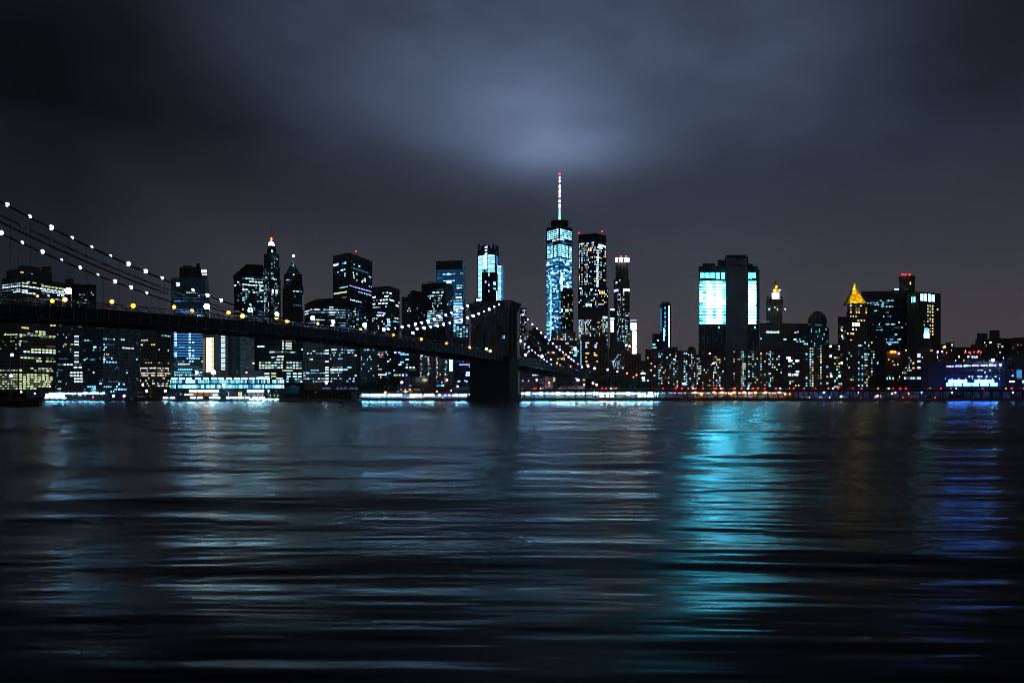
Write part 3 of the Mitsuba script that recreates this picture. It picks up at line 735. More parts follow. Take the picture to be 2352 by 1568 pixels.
b.run(0, 602.5, [(765.5, 777, 'white'), (786, 790, 'blue_mid'), (791, 795, 'cool')], 4); b.run(0, 617.5, [(783, 788.5, 'white'), (791, 793, 'cool')], 3.2); b.run(0, 627, [(791, 793.5, 'cool')], 2.6); b.run(0, 632, [(791, 793.5, 'cool')], 2.6); b.run(1, 603, [(815 - 3, 816, 'teal'), (822, 827, 'cool')], 2.6)
b.run(1, 612, [(808, 846, 'cool_dim')], 3); b.run(1, 623, [(810, 813, 'yellow'), (818, 822, 'yellow')], 3.4); b.run(1, 629, [(811, 813.5, 'cool'), (836, 840, 'white')], 3); b.run(1, 634, [(811, 813.5, 'cool'), (832, 841, 'white')], 3, gap=4); b.run(1, 638, [(818, 821, 'yellow'), (830, 834, 'white')], 2.6); b.run(1, 643, [(846, 849, 'cool'), (852, 854, 'white')], 2.6); b.run(1, 620, [(847, 853, 'cool')], 2.6)
b.run(0, 658, [(780, 799, 'cool')], 2.0, gap=4); b.run(1, 655, [(802, 853, 'violet')], 2.0, gap=3.2); b.run(0, 669.5, [(767, 797, 'yellow')], 3.2); b.run(1, 664, [(822, 853, 'cool')], 2.2, gap=4.5); b.run(0, 681.5, [(786, 797, 'white_dim')], 2); b.run(1, 687, [(803, 830, 'blue_white')], 2, gap=4.5); b.grid(1, 802, 854, 12, 640, 720, 12, .1, BLUES, .7, .35); b.grid(0, 766, 799, 8, 600, 715, 18, .05, COOL, .6, .4)
b.run(1, 698, [(815, 832, 'amber_dim')], 3, gap=4); b.run(1, 704, [(812, 830, 'cool_dim')], 2.6, gap=4)
b = B('curved_roof_block', 'broad block with a low black barrel roof and dense white window rows', [(699, 1110), (712, 1090), (795, 1095), (826, 1125)], 702, 'dark_glass', 45)
prof = np.array([(699, 700), (712, 693), (728, 687), (760, 685), (795, 686), (812, 692), (826, 700)])
b.part('roof', prism(np.array([[X(u, 1100), Z(v, 1100)] for u, v in ([(826, 703)] + [(699, 703)])] + [[X(u, 1100), Z(v, 1100)] for u, v in prof])[::-1], 0, 42).apply_transform(np.array([[1, 0, 0, 0], [0, 0, -1, 1142], [0, 1, 0, 0], [0, 0, 0, 1.0]])), 'black_metal')
b.tier('roof_house', [(768, 1120), (785, 1120)], 688, 680, 'black_metal', 12)
for v, p in ((705, .3), (711, .85), (717, .8), (722.5, .75), (728.5, .6), (734.5, .7), (741, .4), (747, .3)):
    b.grid(1, 713, 794, 27, v, v, 1, p * .9, OFFICE, .75, 2.6, band=.55); b.grid(2, 796, 824, 9, v, v, 1, p * .5, OFFICE, .7, 2.6)
b.run(0, 713, [(700, 711, 'white')], 2.2, gap=2.6); b.run(0, 719, [(700, 709, 'white')], 2.4, gap=2.6); b.run(1, 717, [(758, 770, 'white')], 2.6); b.run(1, 711, [(756, 766, 'white')], 2.6); b.run(1, 705, [(756, 766, 'white')], 2.6, gap=2.4)
b = B('office_block', 'dark two-sided office block with three bright rows, right of the huge box tower', [(854.5, 1215), (893, 1200), (918, 1240)], 656.5, 'dark_glass', 40)
b.run(0, 672, [(878, 892, OFFICE)], 3, gap=4.6); b.run(1, 672.5, [(894, 900, 'white')], 3); b.run(0, 680, [(855.5, 863, 'white'), (883, 892, 'white')], 3.6); b.run(0, 688, [(856, 870, 'white_dim'), (872, 892, 'white')], 3.2, gap=6); b.run(1, 688, [(894, 905, 'white')], 3); b.run(0, 696, [(855, 866, 'white'), (868, 892, 'white')], 3.2, gap=8); b.run(1, 697, [(909, 916, 'white')], 3.4); b.run(1, 689, [(915, 917.5, 'yellow')], 3)
b.run(1, 727, [(894, 916, 'white')], 2.4, gap=5); b.run(1, 735, [(896, 915, 'cool')], 2.4, gap=5); b.grid(0, 856, 892, 10, 704, 750, 8, .15, OFFICE, .7, .4, band=.6)
b = B('office_block', 'teal block topped by small violet sign lights, right of the barrel-roofed block', [(826, 1070), (852, 1050), (904, 1068)], 716, 'teal_glass', 36)
b.run(1, 714 + 3, [(867, 885, 'violet')], 2.4, gap=3.2); b.run(1, 723, [(864, 882, 'white')], 3.2, gap=6); b.run(1, 731, [(864 - 6, 868, 'yellow'), (888, 896, 'white')], 3, gap=4); b.run(1, 737, [(889, 896, 'white')], 4); b.run(1, 744, [(888, 897, 'cool')], 3.4, gap=4.5); b.grid(1, 854, 902, 11, 720, 770, 10, .14, COOL, .55, .45); b.grid(0, 828, 850, 5, 722, 770, 9, .25, OFFICE, .5, .45)
b = B('ribbed_block', 'dark block with fine vertical ribs and only a few lit windows', [(922.5, 1240), (957, 1240)], 682, 'stone', 36)
for i in range(12):
    b.part('rib', box(X(923.5 + i * 2.95, 1240) - .3, X(923.5 + i * 2.95, 1240) + .3, 1239.3, 1240.2, 30, Z(683, 1240)), 'steel')
b.run(0, 701, [(932, 934, 'cool_dim'), (952, 954, 'white')], 2); b.run(0, 708.5, [(938.5, 940.5, 'white')], 2.6); b.run(0, 714, [(935, 945, 'white')], 2.8, gap=4); b.run(0, 719, [(950, 952, 'cool')], 2)
b = B('office_block', 'plain dark blue block stepping up behind the ribbed block', [(936, 1330), (942.5, 1330)], 676, 'dark_glass', 40)
b.tier('upper_tier', [(942, 1331), (975, 1331)], None, 669.3, depth=40); b.tier('roof_house', [(946, 1340), (955, 1340)], 670, 667, depth=10)
b = B('office_tower', 'dark tower with dense white lower windows, in front of the flat-topped blue glass tower', [(968, 1175), (1023, 1165), (1041, 1195)], 650, 'dark_glass', 42)
b.tier('roof_house', [(983, 1190), (1001, 1190)], 651, 646.5, 'white_paint', 8); b.tier('lower_wing', [(948, 1180), (969, 1178)], None, 684, depth=30)
b.run(0, 671, [(992, 1010, 'white'), (1012, 1016, 'cool')], 2.4, gap=9); b.run(0, 678.5, [(982, 1017, OFFICE)], 2.8, gap=5); b.run(0, 665, [(1003, 1020, 'cool_dim')], 2, gap=4)
for v, p in ((684, .25), (690, .3), (696, .3), (702, .35), (708, .3), (713.5, .75), (719, .8), (724.5, .9), (730, .95), (735.5, .9), (741, .7), (747, .5)):
    b.grid(0, 981, 1018, 13, v, v, 1, p, OFFICE, .7, 2.8, band=.5 if p > .5 else 0)
b.grid(1, 1024, 1040, 6, 668, 760, 20, .2, BLUES, .6, .5); b.grid(0, 950, 980, 9, 690, 760, 14, .04, COOL, .5, .4)
b = B('glass_tower', 'tall flat-topped blue glass tower with scattered glowing bands, left of the bridge tower', [(1001.5, 1500), (1063, 1490), (1069.5, 1510)], 597.5, 'blue_glass', 45)
for i in range(36):
    v = 620 + i * 4.35
    b.run(0, v, [(1002.5, 1062.5, 'blue_dim')], 2.3)
for v, sp in ((628.5, [(1016, 1046, 'cool'), (1056, 1062, 'white')]), (637, [(1003, 1018, 'blue_mid')]), (644, [(1017, 1045, 'cool')]), (648, [(1024, 1036, 'blue_white')]), (655, [(1004, 1036, 'cool'), (1048, 1062, 'cool')]), (661, [(1048, 1060, 'blue_white')]), (665, [(1030, 1038, 'blue_white')]), (676, [(1044, 1062, 'cool')]), (683, [(1046, 1062, 'white_hot')]), (690, [(1040, 1062, 'cool')])):
    b.run(0, v, sp, 2.6, gap=8)
b.run(0, 628.5, [(1027, 1033, 'blue_white')], 3.4); b.run(0, 644.5, [(1027, 1033, 'blue_white')], 3)
for i in range(11):
    b.run(0, 697 + i * 6.2, [(1042, 1062, 'blue_white' if i % 3 else 'cool')], 3.4); b.run(0, 700 + i * 6.2, [(1042, 1062, 'blue_mid')], 1.6)
b = B('office_block', 'low bluish block with stacked glowing floors, just left of the stone bridge tower', [(1046, 1340), (1078, 1340)], 745, 'blue_glass', 30)
for i in range(5): b.run(0, 751 + i * 5.2, [(1048, 1076, COOL)], 2.8, gap=7)
W4 = B('glass_tower', 'bright blue-white glass tower with open crown posts, directly behind the stone bridge tower', [(1096.5, 1640), (1119, 1615), (1138, 1625), (1146, 1650)], 569, 'blue_glass', 45)
W4.tier('side_wing', [(1138, 1600), (1152, 1610), (1157, 1630)], None, 606.5, depth=40); W4.tier('low_wing', [(1091, 1600), (1106, 1600)], None, 684, depth=30)
W4.tier('crown_wall', [(1097, 1640), (1102, 1632)], 570, 559.5, 'dark_glass', 12); W4.tier('crown_wall', [(1104, 1630), (1119, 1617), (1126, 1622)], 570, 563, 'dark_glass', 12); W4.tier('crown_wall', [(1131, 1624), (1136, 1626)], 570, 560, 'dark_glass', 14); W4.tier('crown_wall', [(1138, 1630), (1146, 1650)], 570, 562, 'dark_glass', 12)
for u in (1112, 1121.5): W4.part('crown_post', tube([(X(u, 1640), 1640, Z(566, 1640)), (X(u, 1640), 1640, Z(556, 1640))], .6, 5), 'steel')
for i in range(27):
    v = 586 + i * 4.2
    W4.run(0, v, [(1098.5, 1108 if i < 9 else 1107, 'ice' if i % 3 == 0 else 'cool'), (1109, 1117, 'ice' if i < 8 else 'cool')], 2.7)
    W4.run(1, v, [(1120.5, 1136, 'cool' if i % 3 else 'ice')], 2.6)
    W4.run(2, v, [(1139, 1144, 'blue_mid')], 2.4)
for i, v in enumerate((567, 574, 582, 590, 598, 606, 614)): W4.run(0, v, [(1114, 1118.8, 'blue_white')], 5 if i > 2 else 3)
wd, ws = W4.D, W4.front
W4.front = np.array([[X(1138, 1600), 1600], [X(1152, 1610), 1610], [X(1157, 1630), 1630]]); W4.D = 1600
for i in range(19):
    W4.run(0, 610 + i * 4.3, [(1141.5, 1151, 'cool' if i % 4 else 'blue_white')], 2.6); W4.run(1, 610 + i * 4.3, [(1152.5, 1156, 'blue_mid')], 2.4)
W4.front = np.array([[X(1091, 1600), 1600], [X(1106, 1600), 1600]])
for i in range(3): W4.run(0, 688 + i * 4.5, [(1094, 1105, 'blue_white')], 3)
b = B('office_tower', 'narrow black tower standing in front of the bright blue-white glass tower', [(1107.5, 1420), (1131, 1410), (1143.5, 1425)], 624, 'black_metal', 30)
b.tier('upper_tier', [(1110, 1422), (1116, 1422)], 625, 619, depth=20)
b.run(0, 630, [(1122, 1124, 'cool')], 7, name='window'); b.run(0, 646, [(1114, 1117, 'violet')], 4); b.run(0, 654, [(1122, 1124, 'cool')], 5); b.run(1, 650, [(1133, 1139, 'cool')], 7); b.run(1, 662, [(1133, 1139, 'cool')], 3); b.run(0, 668, [(1121.5, 1124, 'cool')], 4); b.run(1, 680, [(1140, 1142, 'white')], 28); b.run(1, 692, [(1132, 1141, 'white')], 2.6); b.run(0, 694, [(1112, 1115, 'blue'), (1121, 1124, 'blue')], 4)
b = B('apartment_block', 'thin dark block with scattered windows, just right of the stone bridge tower', [(1193, 1180), (1209.5, 1180)], 707, 'stone', 26)
b.grid(0, 1194, 1209, 5, 713, 800, 17, .3, LOFT, .5, .5, colbias=.8)
b = B('stepped_block', 'dark lumpy stepped block seen beneath the right cables of the bridge', [(1205, 1210), (1256, 1210)], 768, 'dark_glass', 30)
b.tier('upper_tier', [(1214, 1212), (1246, 1212)], 769, 759, depth=24); b.tier('roof_house', [(1222, 1214), (1237, 1214)], 760, 752, depth=16, k=.8)
b.grid(0, 1206, 1255, 12, 772, 830, 12, .06, HOMES, .5, .5); b.run(0, 796, [(1214, 1217, 'white')], 3); b.run(0, 806, [(1214, 1217, 'white')], 3)
# --- the tallest tower
WT = B('spired_tower', 'tallest tower, blue-lit glass with faceted edges, a ring and a long lit spire on top', [(1254.6, 2165), (1284.5, 2120), (1314.8, 2165)], 524, 'blue_glass', 50)
t_foot = WT.foot([(1254.6, 2165), (1284.5, 2120), (1314.8, 2165)], 50)
WT.part('crown', prism(WT.foot([(1254.9, 2164), (1284.5, 2121), (1314.4, 2164)], 48), Z(524.2, 2120), Z(516, 2120)), 'dark_glass')
cx, cy = X(1285.5, 2160), 2175.0
WT.part('ring', lathe([(16, 0), (21, 0), (21, 10.5), (18.5, 10.5), (18.5, 1), (16, 1)], 28, (cx, cy - 12, Z(516.2, 2150))), 'black_metal', smooth=30)
for i in range(16):
    v = 528 + i * 3.55
    if i < 5:
        WT.run(0, 526 + i * 4.4, [(1256, 1283, [('ice', 2), ('cool', 2)])], 2.2, gap=4.6); WT.run(1, 526 + i * 4.4, [(1286, 1313.4, [('ice', 2), ('cool', 2)])], 2.2, gap=4.6)
WT.run(0, 549.5, [(1268, 1276, 'amber'), (1279, 1283.5, 'white')], 3); WT.run(1, 548.5, [(1285.5, 1296, 'white')], 4, gap=2.6); WT.run(0, 557, [(1256, 1270, 'blue_mid')], 3, gap=5); WT.run(1, 556, [(1290, 1300, 'blue_mid')], 2); WT.run(0, 553, [(1256, 1283, 'blue_dim')], 2); WT.run(1, 553, [(1286, 1313, 'blue_dim')], 2)
for i in range(7):
    WT.run(0, 562 + i * 4.1, [(1255.6, 1279, [('ice', 2), ('cool', 2)]), (1280, 1283.8, 'cool')], 2.0, gap=8); WT.run(1, 562 + i * 4.1, [(1285.2, 1288.5, 'cool'), (1290, 1313.8, [('ice', 2), ('cool', 2)])], 2.0, gap=8)
for i in range(62):
    v = 592 + i * 3.05
    for f, a, c in ((0, 1255.6, 1283.8), (1, 1285.2, 1313.8)):
        WT.run(f, v, [(a, c, 'blue_mid' if (i * 7 + f) % 4 == 0 else 'blue_dim')], 1.9, name='lit_floor')
rg = random.Random(11)
for i in range(62):
    v = 592 + i * 3.05
    p = .75 if i < 3 else .3 if i < 9 else .55 if i < 25 else .42
    for f, a, c in ((0, 1256, 1283.4), (1, 1285.6, 1313.4)):
        u = a
        while u < c - 2:
            w = min(rg.choice((2.4, 3.2, 5, 7)), c - u)
            if rg.random() < p: WT.pane(f, u, u + w - .6, v, 2.2, rg.choice(('cool', 'cool_mid', 'blue_mid', 'blue_mid', 'ice', 'cool_mid', 'cool', 'blue_white')), proud=.35)
            u += w
for i in range(28):
    WT.pane(1, 1300 + (i % 4), 1304 + (i % 4), 647 + i * 1.7, 1.8, 'blue_white', proud=.4); WT.pane(0, 1263.5, 1267, 643 + i * 5, 3, 'cool', proud=.4); WT.pane(1, 1288, 1292, 626 + i * 4.6, 3, 'blue_white' if i % 2 else 'ice', proud=.4)
sp = [(502.5, .1), (497, 2.3), (475, 1.7), (470, 1.3)]
zz = lambda v: Z(v, 2160)
WT.part('spire', tube([(cx, cy - 12, zz(v)) for v in (514, 500, 474, 440, 415, 399)], [3.4, 2.6, 1.6, 1.3, 1.0, .4], 8), 'white_paint')
for v0, v1, r, c in ((513, 476, 2.7, (.5, 1.25, 1.15)), (475, 468, 2.6, (3, 3, 3.6)), (464, 458, 2.4, (3, 3, 3.6)), (453, 443, 2.1, (2.2, 2.0, 3.0)), (442, 432, 2.1, (3, 2.4, 3)), (430, 423, 2.0, (3, 3, 3.6)), (418, 411, 1.9, (3, 3, 3.6)), (408.5, 405.5, 1.7, (4, 4, 4.4))):
    scene[key_of(WT.key + '__spire_light')] = {**mikit.ply(tube([(cx, cy - 12.1, zz(v0)), (cx, cy - 12.1, zz(v1))], [r * 1.15, r * .7], 8), 'white_paint'), 'emitter': emit(c)}
bulb(WT.key + '__beacon', (cx, cy - 12, zz(399)), 2.2, 'red')
WT.part('antenna_stay', join([beam((cx - 20, cy - 12, zz(504)), (cx - 2, cy - 12, zz(489)), .8), beam((cx + 12, cy - 8, zz(505)), (cx + 2, cy - 12, zz(489)), .5)]), 'lamp_metal')
b = B('office_tower', 'dark narrow tower standing in front of the lower right half of the tallest tower', [(1287, 1500), (1317, 1500)], 668, 'black_metal', 34)
b.tier('upper_tier', [(1291, 1502), (1315, 1502)], 669, 662, depth=26, k=.9); b.grid(0, 1288, 1316, 9, 678, 800, 24, .12, HOMES, .5, .5); b.run(0, 713, [(1289, 1293, 'blue_white'), (1298, 1306, 'yellow')], 6); b.run(0, 712, [(1309, 1314, 'teal')], 4); b.run(0, 727, [(1289, 1298, 'cool_dim')], 2.4)
b = B('stepped_block', 'stepped dark block with two floodlit white gables, below the tallest tower', [(1262, 1290), (1326, 1290)], 784, 'stone', 36)
b.tier('upper_tier', [(1265, 1292), (1276, 1292)], 785, 757, depth=26, k=.7); b.tier('upper_tier', [(1288, 1294), (1322, 1294)], 785, 762, depth=26); b.tier('roof_house', [(1297, 1296), (1312, 1296)], 763, 757, depth=16, k=.7)
b.grid(0, 1277, 1325, 12, 768, 830, 12, .3, LOFT, .5, .5)
for u in (1274.5, 1282.5):
    g = prism([[-2.1, 0], [2.1, 0], [2.1, 3], [-2.1, 3]], 0, Z(765, 1289) - Z(782, 1289)); roof = prism([[-2.1, 0], [2.1, 0], [2.1, 3], [-2.1, 3]], 0, 4.6, [[-.05, 1.4], [.05, 1.4], [.05, 1.6], [-.05, 1.6]]); roof.apply_translation((0, 0, Z(765, 1289) - Z(782, 1289)))
    m = join([g, roof]); m.apply_translation((X(u + 2, 1286), 1286, Z(782, 1289)))
    gk = b.part('gable', m, 'pale_stone')
    for dx in (-2.4, 2.4): bulb(key_of(b.key + '__floodlight'), (X(u + 2, 1286) + dx, 1283.2, Z(782, 1289) + 2), .55, 'pink')
b.part('ledge', box(X(1271, 1286), X(1291, 1286), 1282, 1290.1, Z(785, 1289), Z(782.2, 1289)), 'stone')
b = B('apartment_tower', 'tall dark apartment tower full of warm and white windows, right of the tallest tower', [(1328.5, 1415), (1369, 1400), (1392.8, 1425)], 541, 'dark_glass', 40)
b.tier('crown', [(1329, 1416), (1368.5, 1402), (1392.4, 1425)], 542, 535.5, 'black_metal', 36); b.tier('lower_wing', [(1327.7, 1396), (1397.5, 1396)], None, 660.5, 'dark_glass', 30)
for u, v in ((1329.5, 535), (1391 - 8, 532)): bulb(key_of(b.key + '__beacon'), pt(u, v, 1425), 1.1, 'red')
b.grid(0, 1329.5, 1350, 7, 557, 656, 19, .42, LOFT, .7, .55, colbias=.5); b.grid(0, 1350, 1368, 6, 557, 656, 19, .22, LOFT, .6, .55); b.grid(1, 1370, 1375, 2, 575, 656, 16, .8, [('white', 3), ('blue_white', 1), ('violet', 1)], .8, .6); b.grid(1, 1376, 1392, 5, 557, 656, 19, .38, LOFT, .7, .55, colbias=.5)
b.run(1, 561, [(1374, 1391, 'white')], 5, gap=3.2); b.run(1, 566.5, [(1372, 1384, 'white')], 3.4); b.run(0, 557.5, [(1330, 1341, 'amber')], 3, gap=4); b.run(0, 572, [(1350, 1360, 'amber')], 8, gap=4); b.run(1, 601, [(1379, 1382, 'green')], 3)
bw = b.front, b.D; b.front = np.array([[X(1327.7, 1396), 1396], [X(1397.5, 1396), 1396]]); b.D = 1396
b.grid(0, 1329, 1397, 20, 667, 703, 9, .24, LOFT, .65, .6); b.run(0, 672, [(1376, 1390, 'amber')], 7, gap=3.2); b.run(0, 700, [(1345, 1360, 'white')], 6, gap=3.4); b.run(0, 662, [(1330, 1336, 'blue_white')], 3); b.run(0, 664, [(1356, 1362, 'cool')], 2.4)
b = B('apartment_block', 'broad apartment block with crowded bright windows at the foot of the tall warm-windowed tower', [(1327.5, 1290), (1396.5, 1290)], 713.5, 'stone', 34)
b.grid(0, 1329, 1358, 10, 736, 790, 12, .62, LOFT, .66, .62, colbias=.3); b.grid(0, 1358, 1384, 9, 736, 790, 12, .3, LOFT, .6, .6); b.grid(0, 1384, 1395.5, 4, 731, 790, 13, .65, LOFT, .66, .62); b.run(0, 782, [(1389, 1396, 'blue')], 3); b.run(0, 729, [(1384, 1395, 'white')], 5, gap=3)
b = B('crowned_tower', 'slender tower with a bright crown of white lit openings, right of the tall apartment tower', [(1409.5, 1570), (1427, 1560), (1446.5, 1572)], 640, 'pale_stone', 30)
b.tier('upper_tier', [(1414, 1574), (1427, 1566), (1443.5, 1575)], 641, 602.5, 'stone', 24); b.tier('crown', [(1416, 1575), (1427, 1569), (1442.5, 1576)], 603, 592.5, 'stone', 20)
b.tier('cornice', [(1413, 1573), (1428, 1564), (1446.8, 1574)], 592.6, 590.6, 'white_paint', 24)
for u0, u1 in ((1413.5, 1418), (1422, 1424.4), (1427, 1429.6), (1434, 1436.4), (1439, 1445)):
    scene[key_of(b.key + '__crown_light')] = {'type': 'instance', 'to_world': T().translate([X((u0 + u1) / 2, 1563), 1563.0, Z(597, 1563)]).scale([X(u1, 1563) - X(u0, 1563), .6, 8]), 'g': ref('lit_white_hot')}
for u in (1426, 1438): bulb(key_of(b.key + '__beacon'), pt(u, 588.6, 1572), 1.0, 'red')
b.run(0, 666, [(1410.3, 1416, 'blue_white'), (1417, 1420, 'violet')], 5); b.run(1, 665, [(1431, 1446, 'white_hot')], 6, gap=5); b.run(0, 648, [(1414.5, 1418, 'white')], 4); b.run(0, 643, [(1422, 1424.5, 'yellow')], 3.4)
b.grid(0, 1417, 1426.6, 4, 671, 800, 24, .5, LOFT, .7, .5); b.grid(1, 1428, 1434, 2, 671, 800, 24, .55, LOFT, .7, .5); b.grid(1, 1436, 1446, 4, 700, 850, 26, .3, LOFT, .6, .5)
b = B('lit_slab', 'narrow slab glowing white from top to bottom under a violet roof line', [(1448, 1330), (1462, 1330)], 737, 'white_paint', 24)
b.tier('roof_slab', [(1447, 1328), (1463, 1328)], 734.8, 733.4, 'white_paint', 26); b.run(0, 735.6, [(1448, 1462, 'violet')], 1.6); b.front = np.array([[X(1448, 1329.9), 1329.9], [X(1462, 1329.9), 1329.9]])
b.run(0, 749, [(1449, 1461.5, 'white_hot')], 16); b.run(0, 742, [(1449, 1461.5, 'white')], 2)
for i in range(11): b.run(0, 763 + i * 4.7, [(1452, 1461.5, 'white_hot' if i != 7 else 'white')], 4.3)
b.run(0, 817, [(1454, 1461.5, 'white_hot')], 3)
b = B('sign_block', 'small block with stacked violet-white lit storeys, left of the crowned tower', [(1401, 1360), (1411.5, 1360)], 708, 'stone', 20)
b.run(0, 711, [(1401.5, 1411, 'blue_white')], 4); b.run(0, 732, [(1402, 1410.5, 'blue_white')], 4)
for i in range(6): b.run(0, 738.5 + i * 4.6, [(1403, 1410, 'white_hot')], 3.4)
# --- brick blocks behind the bridge road, right of the stone tower
b = B('brick_block', 'dark brick block behind the bridge road, below the stepped block with two floodlit gables', [(1255, 1160), (1333, 1150)], 781, 'brick', 30)
b.grid(0, 1257, 1330, 16, 788, 845, 9, .13, HOMES, .6, .5, band=.3); b.run(0, 806, [(1319, 1330, 'cool')], 3, gap=4); b.run(0, 798, [(1316, 1324, 'white')], 3); b.run(0, 811, [(1320, 1326, 'teal')], 3)
b = B('brick_block', 'black brick block edged by a dotted line of lights, behind the bridge road', [(1333.5, 1165), (1394, 1165)], 772, 'brick', 34)
b.tier('roof_house', [(1335, 1170), (1350, 1170)], 773, 769, depth=12); b.tier('roof_house', [(1364, 1172), (1374, 1172)], 773, 767, depth=10, k=.6)
for i in range(17): b.run(0, 784 + i * 3.4, [(1333.8, 1335, 'cool')], 2)
for v, s in ((787.5, [(1345, 1353)]), (792.5, [(1345, 1348), (1366, 1370)]), (797, [(1345, 1349), (1366, 1371)]), (811, [(1345, 1353), (1364, 1368)]), (815.5, [(1364, 1372)]), (820.5, [(1345, 1348)]), (830, [(1345, 1349)]), (838, [(1346, 1352)])): b.run(0, v, [q + ('white' if v < 800 else 'amber',) for q in s], 2.8)
b.run(0, 829.5, [(1370, 1373, 'yellow')], 3.4); b.run(0, 788, [(1369, 1372, 'violet')], 3)
b = B('stepped_block', 'dark stepped block with small white windows below the crowned tower', [(1398, 1175), (1437, 1175)], 800, 'stone', 32)
b.tier('upper_tier', [(1405, 1178), (1434, 1178)], 801, 784, depth=24, k=.92); b.tier('side_wing', [(1436, 1190), (1472, 1190)], None, 812, 'brick', 30)
b.grid(0, 1405, 1426, 8, 815, 845, 7, .5, LOFT, .6, .5); b.grid(0, 1428, 1450 - 14, 3, 815, 845, 6, .15, HOMES, .5, .5)
bulb(key_of(b.key + '__roof_lamp'), pt(1438.5, 793, 1188), 1.2, 'pink'); bulb(key_of(b.key + '__roof_lamp'), pt(1446, 795, 1188), 1.4, 'pink'); b.part('lamp_rail', beam(pt(1436, 797, 1189), pt(1452, 798.5, 1189), .3), 'steel'); b.part('lamp_rail_post', join([beam(pt(u, 813, 1189.3), pt(u, 797, 1189.3), .25) for u in (1438, 1446)]), 'steel')
b = B('office_block', 'low hazy block with two bright storeys at its foot, left of the brick row', [(1463, 1290), (1492, 1290)], 828, 'blue_grey_panel', 30)
b.run(0, 857.5, [(1464, 1482, 'white_hot')], 3); b.run(0, 868, [(1464, 1482, 'white_hot')], 4, gap=9); b.run(0, 874, [(1475, 1482, 'cool')], 2.6); b.grid(0, 1464, 1481, 6, 836, 853, 4, .15, COOL, .5, .5)
b = B('glass_tower', 'slim blue tower with vertical strings of lights, between the tallest tower and the cyan-lit tower', [(1516.5, 1700), (1522, 1690), (1541.5, 1700)], 697, 'blue_glass', 26)
b.tier('roof_house', [(1520, 1700), (1538, 1700)], 698, 693.5, 'dark_glass', 14)
for i in range(30):
    v = 703 + i * 3.4
    b.run(1, v, [(1535.3, 1538.6, 'blue_white')], 2.2)
    if i < 22 and i % 3: b.run(1, v, [(1526.5, 1529, 'cool' if i % 2 else 'blue_mid')], 2.2)
    if 14 < i < 24: b.run(1, v, [(1524, 1526, 'blue_white')], 2)
    if i < 16: b.run(0, v + 6, [(1517, 1520, 'blue_mid')], 2)
b = B('office_block', 'small dark block with two lit corners at the foot of the slim blue tower', [(1498, 1500), (1519.5, 1500)], 766.5, 'dark_glass', 26)
b.run(0, 781.5, [(1509, 1513.5, 'white')], 2.6); b.run(0, 791, [(1498.6, 1505, 'cool')], 2.6); b.run(0, 798.5, [(1498.6, 1508, 'cool')], 3, gap=3)
# --- below the bridge, middle
b = B('office_block', 'broad block with greenish banded floors lit end to end, below the bridge', [(579, 1010), (652, 1000), (696, 1015)], 738, 'dark_glass', 38)
GREENISH = [('yellow', 3), ('white', 3), ('cool', 2), ('yellow_dim', 3), ('cool_dim', 2)]
b.run(0, 765, [(600, 604, 'white')], 3); b.run(0, 770, [(615, 619, 'white'), (627, 635, 'white')], 2.8); b.run(0, 795, [(591, 607, 'white')], 3.4); b.run(0, 834, [(580, 585, 'amber')], 3.6)
for v in (775.5, 781.5, 788, 794, 800.5): b.run(0, v, [(650 - 1.5, 651.8, 'white')], 3); b.run(1, v, [(653, 673, [('white', 3), ('yellow', 1)])], 3, gap=20)
b.run(1, 776, [(688, 693, 'white')], 3.6); b.run(1, 801, [(692.5, 695, 'white')], 3.2)
for v, p in ((808, .55), (814, .15), (820, .4), (826, .2)): b.grid(0, 594, 651, 14, v, v, 1, p, GREENISH, .8, 2.6, band=.6); b.grid(1, 653, 695, 9, v, v, 1, p * .7, GREENISH, .8, 2.6, band=.6)
b.run(0, 819, [(637, 652, 'white')], 3.4)
for v in (832.5, 838.5, 844.5): b.run(0, v, [(594, 651, GREENISH)], 3.0, gap=7); b.run(1, v, [(657, 694, GREENISH)], 3.0, gap=7)
b.run(0, 851, [(648, 651.5, 'yellow')], 2.4); b.run(1, 851, [(653, 672, 'yellow')], 2.6)
for v in (857.5, 864): b.run(0, v, [(605, 636, [('yellow', 3), ('white', 1)])], 3.2, gap=16); b.run(1, v, [(657, 667, 'cool'), (671, 694, 'white')], 3.2, gap=12)
for v in (870, 876): b.run(1, v, [(657, 667, 'cool'), (676, 694, COOL)], 3, gap=7)
b = B('office_block', 'dark block with broken rows of small white windows, below the bridge above the tan tent', [(696, 1000), (747, 1000)], 748, 'stone', 36)
for v, p in ((806, .25), (811.5, .75), (825, .3), (850, .4), (856.5, .75), (863, .45), (869.5, .75), (876, .15)): b.grid(0, 697, 746, 18, v, v, 1, p, OFFICE, .72, 2.6, band=.35)
b.run(0, 784.5, [(736, 744, 'amber')], 3.2, gap=3); b.run(0, 785, [(722, 724, 'blue')], 2.4)
b = B('office_block', 'dark block with one bright white window band, left of the teal-grey block below the bridge', [(746, 1005), (788, 1000), (827, 1015)], 752, 'stone', 36)
b.run(0, 778.5, [(747, 756, 'white')], 2.8); b.run(0, 784, [(746.5, 755, 'violet')], 4)
for v, p in ((803, .35), (810, .3), (815, .15), (824, .3), (843, .25), (862, .2), (869.5, .35), (875, .2)): b.grid(0, 758, 787, 11, v, v, 1, p, OFFICE, .7, 2.5, band=.3); b.grid(1, 789, 820, 11, v, v, 1, p, COOL, .7, 2.5, band=.3)
b.run(0, 849, [(759, 776, 'white'), (778, 787, 'white')], 4.2); b.run(1, 849, [(789, 798, 'cool')], 3); b.run(0, 856, [(759, 785, OFFICE)], 2.8, gap=3); b.run(1, 803.5, [(789, 814, OFFICE)], 2.4, gap=4); b.run(1, 809.5, [(797, 814, COOL)], 2.4, gap=3)
